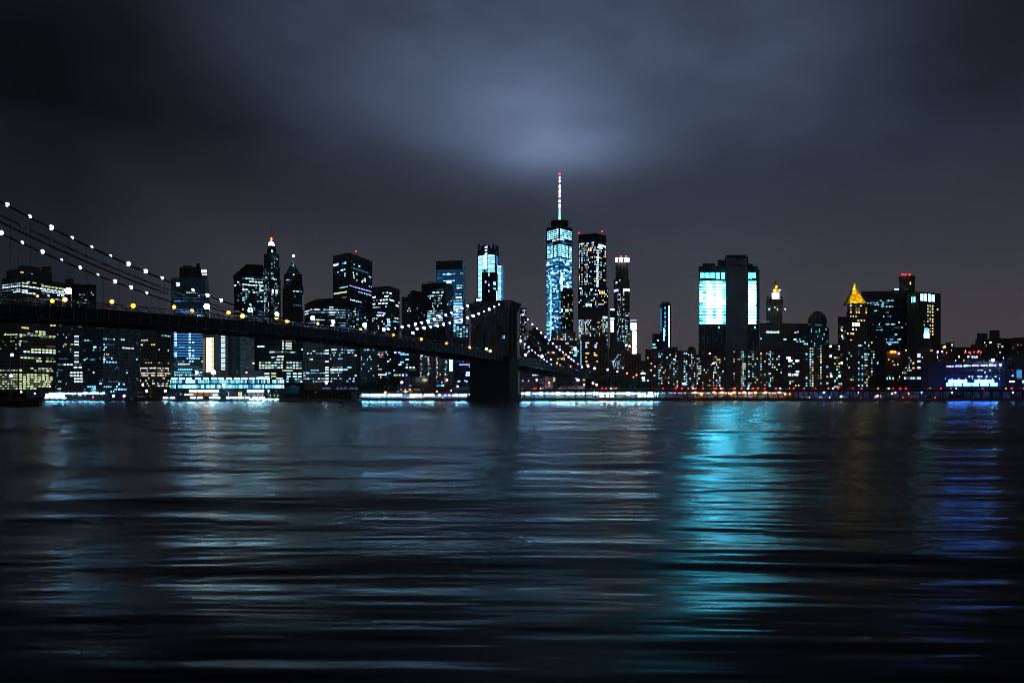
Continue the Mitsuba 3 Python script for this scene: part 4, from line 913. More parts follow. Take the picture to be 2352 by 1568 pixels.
for v in (804, 811, 830, 843, 849, 855, 862, 869, 875): b.run(0, v, [(746.5, 755, 'white')], 3)
b = B('apartment_block', 'teal-grey apartment block with scattered square windows, below the bridge left of the black block', [(827, 1010), (866, 1000), (903, 1010)], 770, 'teal_glass', 36)
b.grid(0, 829, 865, 13, 792, 868, 15, .16, [('cool', 3), ('white', 2), ('teal_dim', 3), ('yellow', 1)], .6, .5); b.grid(1, 867, 901, 11, 798, 872, 15, .10, [('white', 3), ('cool', 2), ('amber', 1), ('white_dim', 2)], .6, .5)
b.run(1, 809.5, [(868, 882, 'white_dim')], 2.8, gap=3); b.run(1, 815, [(869, 881, 'red')], 2.2, gap=4); b.run(1, 803.5, [(885, 889, 'yellow')], 3.4); b.run(1, 829, [(889, 894, 'white')], 3.4); b.run(1, 847.5, [(868, 878, 'yellow')], 2.4, gap=4); b.run(1, 860.5, [(868, 888, 'white')], 3, gap=3); b.run(0, 797.5, [(835, 841, 'white'), (848, 857, 'white')], 3)
b = B('office_block', 'black block under the bridge with one row of blue-white lights along its top', [(903, 990), (964, 990)], 803, 'black_metal', 34)
b.run(0, 808, [(904, 913, 'blue_white'), (914.5, 921, 'blue_white'), (922.5, 930, 'blue_white'), (931.5, 938, 'blue_white'), (940, 962, 'violet')], 4.4, gap=7.4); b.run(0, 814, [(919, 939, 'cool')], 2.6, gap=5); b.run(0, 825.5, [(931, 939, 'cool')], 3); b.run(0, 831.5, [(918, 929, 'cool')], 3, gap=5); b.run(0, 837.5, [(916, 921.5, 'ice'), (933, 936, 'teal')], 3.4); b.run(0, 843.7, [(931, 955, 'white')], 3.2, gap=7)
b.run(0, 849.5, [(937, 957, 'cool_dim')], 2.4, gap=4); b.run(0, 850, [(904, 906, 'white')], 3); b.run(0, 861.3, [(904, 922, 'yellow'), (923, 929, 'blue_white'), (931, 938, 'blue')], 3.2, gap=5.4)
b = B('apartment_block', 'greenish apartment block with window columns and one bright striped stair shaft, under the bridge', [(964, 1000), (1043, 1000)], 800, 'pale_stone', 32)
for u in (965.5, 981.5, 1001.5, 1021.5): b.grid(0, u, u + 4.5, 2, 812, 876, 17, .5, LOFT, .8, .55)
b.grid(0, 968, 1028, 16, 806, 878, 17, .08, HOMES, .55, .5); b.run(0, 812, [(966, 972, 'white')], 3, gap=3); b.run(0, 816, [(966, 972, 'white')], 3, gap=3)
for i in range(7): b.run(0, 823 + i * 4.6, [(1031.5, 1040, [('white', 2), ('ice', 1)])], 3.4)
b = B('office_block', 'bluish block with violet lit floors, pressed against the left side of the stone bridge tower', [(1043, 1015), (1096, 1015)], 798, 'dark_glass', 30)
b.run(0, 837.5, [(1055, 1082, 'violet')], 2.4, gap=3); b.run(0, 856, [(1071, 1083, 'blue_white')], 3); b.run(0, 861, [(1070, 1083, 'blue_white')], 3.4); b.run(0, 842, [(1077, 1081, 'blue')], 3); b.grid(0, 1045, 1082, 9, 825, 885, 12, .1, BLUES, .6, .5); b.run(0, 875.5, [(1051, 1057, 'white'), (1070, 1074, 'violet')], 2.6)
b = B('glass_block', 'bluish glass block glimpsed through the right archway of the stone bridge tower', [(1126, 1380), (1172, 1380)], 722, 'blue_glass', 30)
b.grid(0, 1128, 1170, 12, 728, 776, 13, .5, [('blue_white', 3), ('ice', 2), ('blue_mid', 2)], .6, .5); b.run(0, 738, [(1140, 1144, 'violet')], 4)
b = B('colonnade_house', 'small pale building with a row of columns, on the waterfront under the bridge', [(930, 965), (983, 965)], 865, 'pale_stone', 18)
for i in range(10): b.part('column', lathe([(0, 0), (.5, 0), (.42, Z(867, 963) - Z(879, 963)), (0, Z(867, 963) - Z(879, 963))], 8, (X(955 + i * 3, 963), 963.4, Z(879, 963))), 'white_paint')
b.part('porch', box(X(953, 963), X(983.5, 963), 962.6, 965, Z(867, 963), Z(865.4, 963)), 'white_paint'); b.run(0, 873, [(956, 970, 'teal_dim'), (970, 981, 'amber')], 6, gap=3); b.run(0, 886, [(940, 945, 'violet')], 2.4)
b = B('brick_house', 'row of low brick houses with a few lit windows, on the waterfront under the bridge', [(912, 950), (1000, 950)], 889, 'brick', 14)
f = b.foot([(911.5, 949.5), (1000.5, 949.5)], 15); b.part('roof', prism(f, Z(889, 950), Z(885.5, 950), np.array([[p[0], 957 + (p[1] - 957) * .15] for p in f])), 'black_metal')
b.run(0, 894, [(939, 941, 'amber'), (941.8, 944, 'white'), (950, 965, 'amber_dim'), (930, 932, 'white'), (920, 922, 'amber'), (972, 974, 'white_dim')], 3, gap=None)
b.run(0, 899, [(936, 938, 'amber'), (943, 945, 'amber'), (908 + 5, 915, 'cool'), (925, 926.6, 'yellow')], 2.6)
b = B('brick_house', 'dark low house with bluish lit shop fronts, left of the bridge tower foot', [(1002, 955), (1090, 955)], 884, 'brick', 16)
b.run(0, 881.5 + 4, [(1003, 1012, 'blue_mid'), (1014, 1020, 'cool')], 4); b.run(0, 876 + 16, [(1040, 1080, 'blue_dim')], 2)
# --- under the bridge, right of its tower
b = B('lit_wall_house', 'pale narrow building with one floodlit bare wall, under the bridge right of the stone tower', [(1236, 985), (1252, 985)], 864, 'stone', 16)
b.tier('pale_wing', [(1252, 984), (1269.5, 984)], None, 857, 'white_paint', 14); b.tier('pale_gable', [(1254, 985), (1259, 985)], 858, 853, 'white_paint', 10); b.run(0, 872, [(1238, 1250, 'violet_dim')], 2, gap=4)
bulb(key_of(b.key + '__floodlight'), pt(1261.7, 879, 975), .8, 'pink'); b.part('floodlight_pole', tube([(X(1261.7, 975), 975.6, 2.2), (X(1261.7, 975), 975.6, Z(880, 975))], .12, 5), 'steel')
b.run(0, 879.5, [(1238, 1251, 'violet_dim')], 2, gap=5)
b = B('brick_house', 'low dark building with three small white lights, right beside the stone bridge tower', [(1196, 1000), (1236, 1000)], 855, 'stone', 18)
b.run(0, 861.3, [(1223, 1225.5, 'white'), (1228, 1230.5, 'white'), (1233, 1235, 'white')], 3); b.run(0, 874.5, [(1213, 1215, 'white'), (1200, 1202, 'violet')], 3)
b = B('brick_house', 'low block with stacked white lit slots, under the bridge end right of the floodlit wall', [(1269.6, 995), (1345, 995)], 862, 'stone', 20)
for v in (864.5, 868.5, 874): b.run(0, v, [(1270.5, 1275, 'white'), (1321, 1324, 'cool')], 2.2)
b.tier('pale_pier', [(1314, 990), (1324, 990)], None, 872, 'concrete', 4); b.run(0, 872.5, [(1345 - 8, 1344, 'amber')], 2.2)
# --- brick apartment houses, right
def brick(label, u0, u1, top, wins, D=1085, houses=(), mat='brick', seed=0, kind='brick_apartment_house'):
    b = B(kind, label, [(u0, D), (u1, D)], top, mat, 34)
    for h in houses:
        b.tier('tank_house', [(h[0], D + 8), (h[1], D + 8)], top + 1, h[2], 'brick', 10, k=h[3] if len(h) > 3 else 1)
    for c in wins: b.grid(0, c[0], c[1], c[2], c[3], c[4], c[5], c[6], c[7] if len(c) > 7 else HOMES, .62, .5, colbias=.3)
    b.part('parapet', box(b.front[0][0] - .2, b.front[1][0] + .2, D - .35, D + .3, Z(top, D) + .02, Z(top, D) + 1.1), 'brick')
    return b
TEALS = [('cool', 4), ('teal', 3), ('white', 2), ('teal_dim', 2)]
b = brick('near-black brick apartment house with one teal window column, leftmost of the brick row', 1482, 1522, 804.5, [(1512, 1518, 2, 813, 887, 13, .6, TEALS), (1486, 1510, 6, 822, 880, 10, .06), (1518, 1522, 1, 813, 880, 12, .4)])
b.run(0, 850, [(1494.5, 1497.5, 'white')], 3.2); b.run(0, 862, [(1501.5, 1505, 'violet')], 3)
b = brick('brown brick apartment house with a square tank house on its roof', 1522.3, 1566, 807, [(1546, 1558, 3, 812, 888, 14, .55), (1523, 1545, 6, 815, 885, 13, .22)], houses=((1533, 1557, 797),), D=1088)
b.run(0, 825, [(1547, 1551, 'blue_white')], 3)
b = brick('brown brick apartment house with a round-topped tank on its roof, third in the brick row', 1566.3, 1599, 807.5, [(1570, 1579, 2, 812, 888, 14, .7, TEALS + [('white', 3)]), (1580, 1597, 5, 815, 888, 13, .15)], D=1086)
b.part('tank', lathe([(0, 0), (5.2, 0), (5.2, 3.2), (4.2, 5.4), (2.2, 6.8), (0, 7.2)], 14, (X(1588.5, 1098), 1098, Z(808, 1086))), 'wood', smooth=30); b.run(0, 881, [(1567, 1575, 'blue_white')], 4.4); b.run(0, 885, [(1591, 1594, 'cool_dim')], 10)
b = brick('lower dark brick apartment house with a single lamp on its roof', 1599.3, 1667, 816, [(1600, 1611, 3, 824, 880, 11, .45, HOMES + [('teal', 3)]), (1612, 1636, 6, 826, 885, 11, .14), (1637, 1655, 5, 820, 885, 12, .45), (1655, 1666, 3, 824, 870, 9, .15)], D=1095)
b.tier('roof_house', [(1611, 1106), (1622, 1106)], 817, 803, 'brick', 8, k=.8); b.run(0, 834.5, [(1636, 1640.5, 'blue_white')], 4)
k_ = b.key; bulb(key_of(k_ + '__roof_lamp'), pt(1630.6, 812.5, 1099), 1.3, 'pink'); b.part('roof_lamp_pole', beam(pt(1630.6, 817, 1099.5), pt(1630.6, 812.6, 1099.5), .2), 'steel')
b = brick('reddish brick apartment house with crowded windows, below the right edge of the cyan-lit tower', 1680, 1716.5, 805, [(1684, 1700, 4, 808, 886, 15, .3), (1701, 1713, 3, 808, 886, 15, .72, HOMES + [('cool', 3)])], D=1090)
b = brick('reddish brick apartment house with teal corner windows, directly below the tower with the gilded top', 1716.8, 1764, 803.5, [(1717.5, 1732, 3, 808, 886, 15, .5), (1733, 1763, 7, 812, 884, 13, .25)], D=1086)
b = brick('dark brick apartment house with one bright vertical line of windows at its left edge', 1764.3, 1798.5, 803, [(1765, 1771, 2, 808, 886, 15, .85, TEALS + [('white', 4)]), (1772, 1797, 5, 812, 880, 12, .3)], D=1092)
b = brick('dark tower block with few but large white windows in pairs', 1800.5, 1838.5, 794, [(1803, 1837, 7, 815, 880, 8, .04)], mat='stone', D=1075, kind='apartment_block')
b.run(0, 822, [(1806, 1810, 'white'), (1810.6, 1815.5, 'white_hot')], 4.4); b.run(0, 828, [(1811, 1816, 'white_hot'), (1816.5, 1820, 'white'), (1827, 1832, 'white_hot'), (1832.6, 1835.4, 'white')], 4.8); b.run(0, 834.5, [(1821, 1824, 'cool')], 3); b.run(0, 840.5, [(1811, 1814, 'white'), (1816, 1819, 'teal')], 2.8); b.run(0, 853.5, [(1828, 1831.6, 'white'), (1832.4, 1835.4, 'white')], 4.4); b.run(0, 860, [(1811, 1816.5, 'white_hot'), (1823, 1827, 'white'), (1827.6, 1833, 'white_hot')], 4.8); b.run(0, 875.5, [(1812, 1823, 'yellow')], 1.8, gap=2.4); b.run(0, 885, [(1826, 1829, 'yellow'), (1833, 1836, 'yellow')], 3)
b.part('mural', box(X(1801.5, 1074.6), X(1823, 1074.6), 1074.3, 1074.9, Z(875, 1075), Z(865, 1075)), plain((.03, .22, .26), .6, 4.0, 1.2))
b = brick('black brick apartment house with two bright window columns, right of the large-windowed block', 1841, 1891.5, 797, [(1845, 1855, 2, 801, 886, 15, .2), (1859, 1869, 2, 801, 886, 15, .72, HOMES + [('cool', 4)]), (1877, 1888, 2, 801, 886, 15, .7, HOMES + [('teal', 2), ('cool', 3)])], D=1070)
b = brick('black brick apartment house with round glaring windows beside its window column', 1891.8, 1938, 792.5, [(1915, 1935, 4, 795, 888, 15, .42, HOMES + [('cool', 3)]), (1896, 1912, 2, 797, 880, 12, .1)], D=1078)
for u, v in ((1908, 795.5), (1908, 818), (1909, 864), (1928.5, 863.5), (1933.5, 833.5)): b.run(0, v, [(u - 2.2, u + 2.2, 'white_hot')], 4.6)
b = brick('violet-tinted brick apartment house in front of the gold pyramid tower', 1938.3, 1984, 783.5, [(1944, 1962, 4, 790, 872, 13, .16), (1970, 1983, 3, 787, 885, 16, .4, TEALS + [('white', 3)])], D=1082)
b = brick('brick apartment house with white and yellow window columns, left of the pitch-black slab', 1984.3, 2010.5, 783.5, [(1985, 1997, 3, 787, 885, 16, .55, HOMES + [('cool', 3)]), (2000, 2009, 2, 787, 860, 12, .35)], D=1088)
b = B('blank_slab', 'pitch-black slab block with a single lit window, right of the brick row', [(2010.8, 1060), (2035, 1060)], 778.5, 'black_metal', 30); b.run(0, 833.5, [(2014.3, 2017.3, 'cool')], 4)
# --- the cyan-lit tower
V = B('cyan_lit_tower', 'massive tower with huge cyan-lit window walls either side of a tall blank grey slab', [(1605.5, 1310), (1741, 1310)], 612, 'dark_glass', 46, part='core')
V.tier('blank_slab', [(1668.2, 1300), (1716.3, 1300)], None, 594, 'slab_panel', 20); V.tier('roof_house', [(1665, 1304), (1719, 1304)], 613, 590, 'dark_glass', 24); V.tier('roof_house', [(1667.5, 1301), (1715, 1301)], 594, 585.5, 'dark_glass', 22, k=.97)
V.tier('roof_house', [(1648, 1314), (1669, 1314)], 613, 597, 'dark_glass', 20); V.tier('roof_house', [(1614, 1316), (1643, 1316)], 613, 605, 'dark_glass', 18); V.tier('roof_house', [(1716, 1314), (1730, 1314)], 613, 606, 'dark_glass', 18); V.tier('side_wing', [(1737, 1322), (1744.5, 1334)], None, 616, 'teal_glass', 40)
for u0, u1 in ((1606, 1667), (1717.5, 1737)):
    n = 10 if u0 < 1700 else 3
    for i in range(n + 1):
        u = u0 + (u1 - u0) * i / n
        V.part('rib', box(X(u, 1309) - .9, X(u, 1309) + .9, 1308.2, 1309.95, 2.2, Z(748, 1310)), 'stone'); V.part('rib', box(X(u, 1309) - .6, X(u, 1309) + .6, 1308.9, 1309.95, Z(624, 1310), Z(611, 1310)), 'stone')
    # truss storey
    V.run(0, 633, [(u0 + 1, u1 - .5, 'cyan_bright')], 12.5, gap=(u1 - u0) / 5)
    m = max(2, n // 2)
    for i in range(m):
        a, c = u0 + (u1 - u0) * i / m, u0 + (u1 - u0) * (i + 1) / m
        q, w = (640, 626) if i % 2 else (626, 640)
        V.part('brace', beam(pt(a, q, 1309.4), pt(c, w, 1309.4), .55), 'dark_glass')
    V.part('spandrel', box(X(u0, 1309), X(u1, 1309), 1308.6, 1309.95, Z(645, 1310), Z(640.5, 1310)), 'dark_glass')
    for i in range(14):
        v = 648.5 + i * 7.15
        n = 8 if u0 < 1700 else 2
        for c in range(n):
            a, e = u0 + 1.2 + (u1 - u0 - 1.6) * c / n, u0 + 1.2 + (u1 - u0 - 1.6) * (c + 1) / n
            hot = (2 <= c <= 3 or 5 <= c <= 6 or n == 2) and i > 0
            V.pane(0, a + .05, e - .05, v - .2, 5.4 if hot else V.rng.choice((4.6, 5.0, 5.3)), V.pick([('ice_bright', 4), ('white_hot', 1)] if hot else [('cyan_bright', 3), ('ice_bright', 2), ('teal', 1.5 if i < 2 or i > 10 else .3)]))
        V.part('floor_slab', box(X(u0, 1309), X(u1, 1309), 1308.1, 1309.97, Z(v + 4.4, 1310), Z(v + 2.95, 1310)), 'dark_glass')
V.run(0, 752, [(1649, 1652, 'cyan_bright'), (1732, 1736, 'cyan_bright')], 4)
# the faint company sign at the top of the slab: a tick over a dark bar
V.part('sign_bar', box(X(1673, 1299), X(1707, 1299), 1298.7, 1299.9, Z(612.5, 1300), Z(608, 1300)), 'black_metal')
V.part('sign_tick', join([beam(pt(1671, 599, 1299.6), pt(1677, 606, 1299.6), .35, .9), beam(pt(1677, 606, 1299.6), pt(1706, 593, 1299.6), .35, .9)]), 'black_metal')
# --- the domed civic tower and its neighbours
M = B('civic_building', 'broad dark civic building with a lit white tiered tower and gilded top', [(1745, 1420), (1856, 1430)], 742, 'pale_stone', 40)
M.tier('side_wing', [(1856, 1431), (1876, 1440)], None, 746, 'pale_stone', 38); M.tier('tower_base', [(1760, 1425), (1797, 1428)], 743, 690 + 22, 'pale_stone', 26)
M.tier('tower', [(1763, 1427), (1794, 1430)], 713, 696, 'pale_stone', 22, k=.9)
cx, cy = X(1778, 1440), 1440.0
zc = lambda v: Z(v, 1435)
for du in (-15.5, 15.5, -9):
    M.part('turret', lathe([(0, 0), (2.6, 0), (2.6, 12), (3.0, 12), (2.8, 16), (1.6, 21), (.4, 25), (0, 25)], 10, (X(1778 + du, 1428), 1425.5, zc(716))), 'pale_stone', smooth=30)
M.part('drum', lathe([(0, 0), (8.0, 0), (8.0, 2), (7.2, 2), (7.0, 13), (0, 13)], 16, (cx, cy - 8, zc(707))), 'pale_stone', smooth=30)
for i in range(9):
    a = math.pi * (i / 8) - math.pi
    M.part('lantern_column', tube([(cx + 6.3 * math.cos(a), cy - 8 + 6.3 * math.sin(a), zc(689)), (cx + 6.3 * math.cos(a), cy - 8 + 6.3 * math.sin(a), zc(674))], .45, 5), 'white_paint')
scene[M.key + '__lantern_light'] = {**mikit.ply(lathe([(0, 0), (5.0, 0), (5.0, 9.5), (0, 9.5)], 14, (cx, cy - 8, zc(688))), 'white_paint'), 'emitter': emit((2.2, 2.6, 3.2), .05)}
M.part('lantern_cap', lathe([(0, 0), (7.2, 0), (7.2, 1.2), (5.0, 2.0), (4.0, 3.6), (0, 3.6)], 16, (cx, cy - 8, zc(674))), 'white_paint', smooth=30)
M.part('gilded_stage', lathe([(0, 0), (3.3, 0), (3.3, 7.5), (3.8, 8), (2.6, 11), (0, 11.5)], 12, (cx, cy - 8, zc(669.5))), 'gilt', smooth=30)
M.part('gilded_figure', lathe([(0, 0), (1.1, 0), (.9, 1.2), (1.6, 2.4), (1.9, 4.2), (1.1, 5.6), (.8, 6.4), (1.2, 7.4), (.9, 8.6), (0, 9)], 10, (cx, cy - 8, zc(654.5))), 'gilt', smooth=True)
for dx in (-4.6, 4.6): bulb(key_of(M.key + '__floodlight'), (cx + dx, cy - 14.5, zc(668)), .7, 'gilt_lamp')
bulb(key_of(M.key + '__floodlight'), (cx, cy - 14.5, zc(660)), .5, 'gilt_lamp')
for dx in (-13, 0, 12): bulb(key_of(M.key + '__floodlight'), (cx + dx, 1421.5, zc(712)), .6, 'cable')
M.part('floodlight_rail', box(cx - 15, cx + 15, 1421, 1422, zc(714), zc(713)), 'stone')
M.part('floodlight_arm', join([beam((cx + dx, cy - 14.5, zc(v) - .6), (cx + dx * .8, cy - 9, zc(v) - 1.4), .25) for dx, v in ((-4.6, 668), (4.6, 668), (0, 660))]), 'steel')
M.run(0, 705, [(1776 + 2.4, 1780.6, 'amber')], 3); M.run(0, 745 - 7, [(1750, 1768, 'cool_dim')], 2)
M.run(0, 762.5, [(1760, 1790, 'white')], 4, gap=3.3); M.run(0, 763, [(1825, 1829, 'yellow')], 3.4); M.run(0, 778.5, [(1800, 1806, 'cool'), (1823, 1829, 'white')], 3.4); M.run(0, 783.5, [(1829, 1848, TEALS)], 3, gap=3.6); M.run(0, 789, [(1846, 1856, TEALS)], 3, gap=3); M.grid(0, 1750, 1855, 26, 756, 800, 9, .04, COOL, .5, .5); M.run(0, 778, [(1738 + 8, 1750, 'cool')], 2.6)
b = B('domed_block', 'dark block with a rounded dome-like top, right of the civic tower', [(1858, 1380), (1904, 1385)], 751, 'stone', 36)
b.tier('upper_tier', [(1861, 1382), (1898, 1386)], 752, 741, 'stone', 30)
b.part('dome', lathe([(0, 0), (14.5, 0), (14.2, 4), (12.6, 9), (10.0, 13.5), (6.0, 17), (2.5, 18.6), (0, 19)], 18, (X(1879, 1395), 1398, Z(741, 1386))), 'stone', smooth=30)
b.run(0, 746, [(1872, 1888, 'cool_dim')], 2.4, gap=4); b.grid(0, 1862, 1902, 11, 756, 800, 9, .28, TEALS, .5, .5); b.run(0, 755.5, [(1896, 1899, 'teal')], 3)
# --- the gold pyramid tower
G = B('pyramid_tower', 'stone tower with a floodlit golden pyramid roof', [(1944, 1310), (1992, 1316)], 716, 'stone', 30)
G.tier('upper_tier', [(1946, 1312), (1991, 1317)], 717, 697.8, 'stone', 26); G.tier('side_wing', [(1924.5, 1330), (1945, 1330)], None, 727, 'stone', 26)
gf = np.array([[X(1948.5, 1313), 1313], [X(1990, 1313), 1313], [X(1990, 1313), 1337], [X(1948.5, 1313), 1337]])
G.part('roof', prism(gf, Z(697.6, 1313), Z(657, 1313), shrink(gf, .12)), 'gilt')
gx, gy = gf.mean(0)
G.part('roof_lantern', lathe([(0, 0), (1.9, 0), (1.7, 3), (2.0, 3.2), (1.6, 5), (1.0, 6.6), (0, 7.4)], 10, (gx, gy - 1.5, Z(657.3, 1313))), 'gilt', smooth=30)
G.part('parapet', box(X(1945, 1309), X(1992, 1309), 1302.4, 1303.1, Z(701, 1312), Z(697.2, 1304)), 'stone')
G.part('ledge', box(X(1946, 1309), X(1991.5, 1309), 1303.2, 1313.4, Z(701, 1312), Z(699.6, 1312)), 'stone')
for i in range(6): bulb(key_of(G.key + '__floodlight'), (X(1951 + i * 7.4, 1304), 1304.2, Z(698.8, 1306)), .5, 'gold_flood')
bulb(key_of(G.key + '__floodlight'), (gx - 2.6, gy - 6.5, Z(662, 1313)), .45, 'gold_flood')
G.run(0, 701.5, [(1953, 1956, 'white'), (1964, 1967, 'white_dim'), (1976, 1979, 'white')], 2.6)
for u in (1952.5, 1965.5, 1971.5, 1988): G.run(0, 712, [(u, u + 3.6, 'amber_dim')], 13); G.run(0, 717, [(u + .4, u + 3.2, 'amber')], 4)
G.run(0, 726, [(1953, 1955, 'amber'), (1959, 1961, 'white'), (1965, 1967, 'amber')], 3.2); G.run(0, 735.5, [(1970, 1973, 'amber'), (1977, 1980, 'amber'), (1984, 1986, 'amber')], 3.4); G.run(0, 744.5, [(1957, 1961.4, 'hot_warm'), (1963.4, 1967.6, 'hot_warm'), (1970, 1974.4, 'hot_warm')], 8); G.run(0, 756, [(1957.4, 1961, 'hot_warm'), (1965.5, 1968, 'amber')], 4); G.run(0, 766, [(1945.4, 1948.6, 'amber'), (1953.6, 1956, 'amber'), (1958, 1961.6, 'amber')], 4); G.run(0, 781.5, [(1952.6, 1957, 'gold_glow')], 4)
sx = G.front.copy(), G.D; G.front = np.array([[X(1924.5, 1330), 1330], [X(1945, 1330), 1330]]); G.D = 1330
G.run(0, 755 - 4, [(1932, 1935, 'yellow')], 2.6); G.run(0, 758.5, [(1932, 1935.4, 'white')], 4); G.run(0, 772, [(1932, 1936.4, 'pale' if 0 else 'amber')], 4.6); G.grid(0, 1927, 1943, 5, 745, 782, 8, .15, HOMES, .5, .5)
b = B('office_block', 'broad black block with a star-bright roof lamp, behind the golden pyramid', [(1978, 1420), (2083, 1410), (2114, 1430)], 667.5, 'dark_glass', 40)
b.part('lamp_post', tube([(X(2000, 1415), 1416, Z(668, 1415)), (X(2000, 1415), 1416, Z(664.5, 1415))], .3, 5), 'steel'); bulb(b.key + '__roof_lamp', pt(2000, 664.5, 1411), 2.2, 'street_white')
bulb(key_of(b.key + '__roof_lamp'), pt(2057, 664, 1411), 1.1, 'cable'); bulb(key_of(b.key + '__roof_lamp'), pt(2062, 664, 1411), .8, 'cable'); b.part('roof_lamp_rail', box(X(2048, 1412), X(2070, 1412), 1411.8, 1412.4, Z(667.6, 1411), Z(665, 1411)), 'steel')
b.part('water_tank', lathe([(0, 0), (11.3, 0), (11.3, 18), (12, 18.2), (12, 24), (10.8, 25), (0, 25.5)], 20, (X(2086, 1424), 1428, Z(668, 1412))), 'stone', smooth=30)
for u in (2073, 2080, 2089): bulb(key_of(b.key + '__beacon'), pt(u, 630.5, 1416), 1.15, 'red')
scene[b.key + '__tank_window'] = {'type': 'instance', 'to_world': T().translate([X(2083.5, 1416), 1416.4, Z(650.5, 1416)]).scale([8.4, .8, 4.4]), 'g': ref('lit_amber')}
scene[key_of(b.key + '__tank_window')] = {'type': 'instance', 'to_world': T().translate([X(2091.5, 1416), 1416.6, Z(650.5, 1416)]).scale([1.6, .8, 4.0]), 'g': ref('lit_amber')}
for v, s in ((690, [(2001, 2006), (2018, 2026), (2036, 2054)]), (694.5, [(1991, 2020), (2026, 2042)]), (699, [(1998, 2030)]), (703.5, [(2024, 2052)]), (713, [(2008, 2014)]), (717, [(2034, 2042)]), (726, [(2028, 2032), (2037, 2047)]), (744, [(2003, 2008), (2018, 2020)]), (740, [(2020, 2022), (2038, 2040), (2063, 2065)])): b.run(0, v, [q + (COOL,) for q in s], 2.3, gap=3.6)
for v, p in ((744, .2), (748, .25), (752, .2), (757, .3), (762.5, .5), (768, .35), (773, .3), (779, .35), (785, .6), (790, .3)): b.grid(0, 2010, 2082, 24, v, v, 1, p * .7, COOL, .7, 2.4, band=.4)
b.run(0, 786, [(2036, 2064, 'teal')], 2.4, gap=4); b.run(0, 750, [(2014, 2026, 'teal_dim')], 2.4)
b = B('office_tower', 'dark two-sided tower with a big white lit panel under its roof, far right', [(2083, 1350), (2111, 1335), (2161, 1360)], 670, 'stone', 34)
b.run(1, 682, [(2113, 2147.5, 'ice')], 16, gap=8.7); b.run(0, 687, [(2093, 2095, 'cool'), (2096.5, 2098.5, 'cool'), (2100, 2102.5, 'cool')], 13)
b.part('panel_rail', box(X(2113, 1330), X(2147, 1330), 1333.6, 1334, Z(677, 1335), Z(676, 1335)), 'stone'); b.part('flag_mast', tube([(X(2146, 1350), 1352, Z(674, 1350)), (X(2146, 1350), 1352, Z(665, 1350))], .25, 5), 'steel')
for i, v in enumerate((700.5, 707.5, 714.5, 722.5, 731, 737, 745.5, 753, 760, 766)): b.run(1, v, [(2130, 2132.4, 'yellow_dim' if i in (4,) else 'yellow'), (2135.4, 2137.6, 'amber_dim' if i % 2 else 'yellow'), (2140.6, 2143.4, 'amber')][(0 if i < 6 else 1):], 3.6)
b.run(1, 707.5, [(2152, 2155, 'amber')], 3.2); b.run(1, 738, [(2122, 2124, 'yellow_dim')], 3); b.run(1, 745.5, [(2122, 2124, 'yellow')], 3)
b.run(1, 755, [(2123, 2130, 'teal')], 6); b.run(1, 761, [(2122.4, 2133, 'cool')], 6); b.run(1, 770, [(2122, 2134.4, 'ice')], 12); b.run(1, 755, [(2131, 2134, 'white')], 3.6)
for i in range(7): b.part('base_rib', box(X(2114 + i * 6.6, 1338) - .8, X(2114 + i * 6.6, 1338) + .8, 1337 - 1.5 + i * 3.2 - 2, 1337 - .5 + i * 3.2 + .6, Z(795, 1338), Z(782, 1338)), 'pale_stone')
# --- low blocks at right
b = B('brick_house', 'mid-rise dark brick block with yellow roof lamps, right of the pitch-black slab', [(2035.5, 1100), (2070, 1100)], 806, 'brick', 26)
for u in (2047, 2050.5, 2056): bulb(key_of(b.key + '__roof_lamp'), pt(u, 808, 1097), 1.15, 'amber')
bulb(key_of(b.key + '__roof_lamp'), pt(2064.5, 812, 1098.6), .9, 'blue'); b.part('lamp_bracket', box(X(2044, 1098), X(2067, 1098), 1097, 1100, Z(806.4, 1098), Z(805.6, 1098)), 'steel')
b.run(0, 826, [(2040, 2042.4, 'amber')], 2.6); b.run(0, 838, [(2052.6, 2056, 'amber')], 2.4); b.run(0, 869, [(2036.6, 2039, 'cool'), (2042.6, 2045.4, 'cool'), (2050, 2053, 'yellow')], 5); b.grid(0, 2037, 2068, 8, 822, 880, 9, .06, HOMES, .5, .5)
b = B('brick_house', 'mid-rise brick block with a stack of white lit balconies on its right corner', [(2070.3, 1105), (2117, 1105)], 802, 'brick', 28)
b.run(0, 795 + 9, [(2079, 2083, 'amber')], 3); b.grid(0, 2071, 2094, 6, 816, 862, 9, .3, HOMES + [('teal', 2)], .5, .5)
for v in (813.5, 819, 829.5, 844.5): b.run(0, v, [(2107, 2114, 'white')], 3.6)
b.run(0, 868.5, [(2076, 2116, [('cool', 3), ('white', 2), ('cool_dim', 2)])], 5, gap=5)
b.tier('roof_house', [(2074, 1110), (2098, 1110)], 803, 797, 'brick', 12); b.run(0, 853 - 8, [(2096, 2100, 'amber')], 3); b.run(0, 834, [(2096, 2099.4, 'amber')], 4)
BACK = [(2108, 2160, 797, 1180), (2160, 2192, 790, 1170), (2192, 2232, 797, 1180), (2230, 2262, 791, 1160), (2240, 2272, 779, 1200), (2270, 2300, 776, 1195), (2298, 2326, 777, 1210), (2320, 2380, 784, 1180)]
names = ['low dark apartment block with small violet windows, left end of the far right skyline', 'low dark apartment block with a rooftop box, on the far right skyline', 'long low apartment block with a row of reddish windows on the far right skyline',
         'dark block right of the row of reddish windows, below two square tanks', 'dark block carrying the lower square tank house on the right skyline', 'dark block carrying the taller square tank house on the right skyline', 'dark block with a flat roof, right of the two square tanks', 'grey block with rounded roof corners cut by the right edge of the photo']
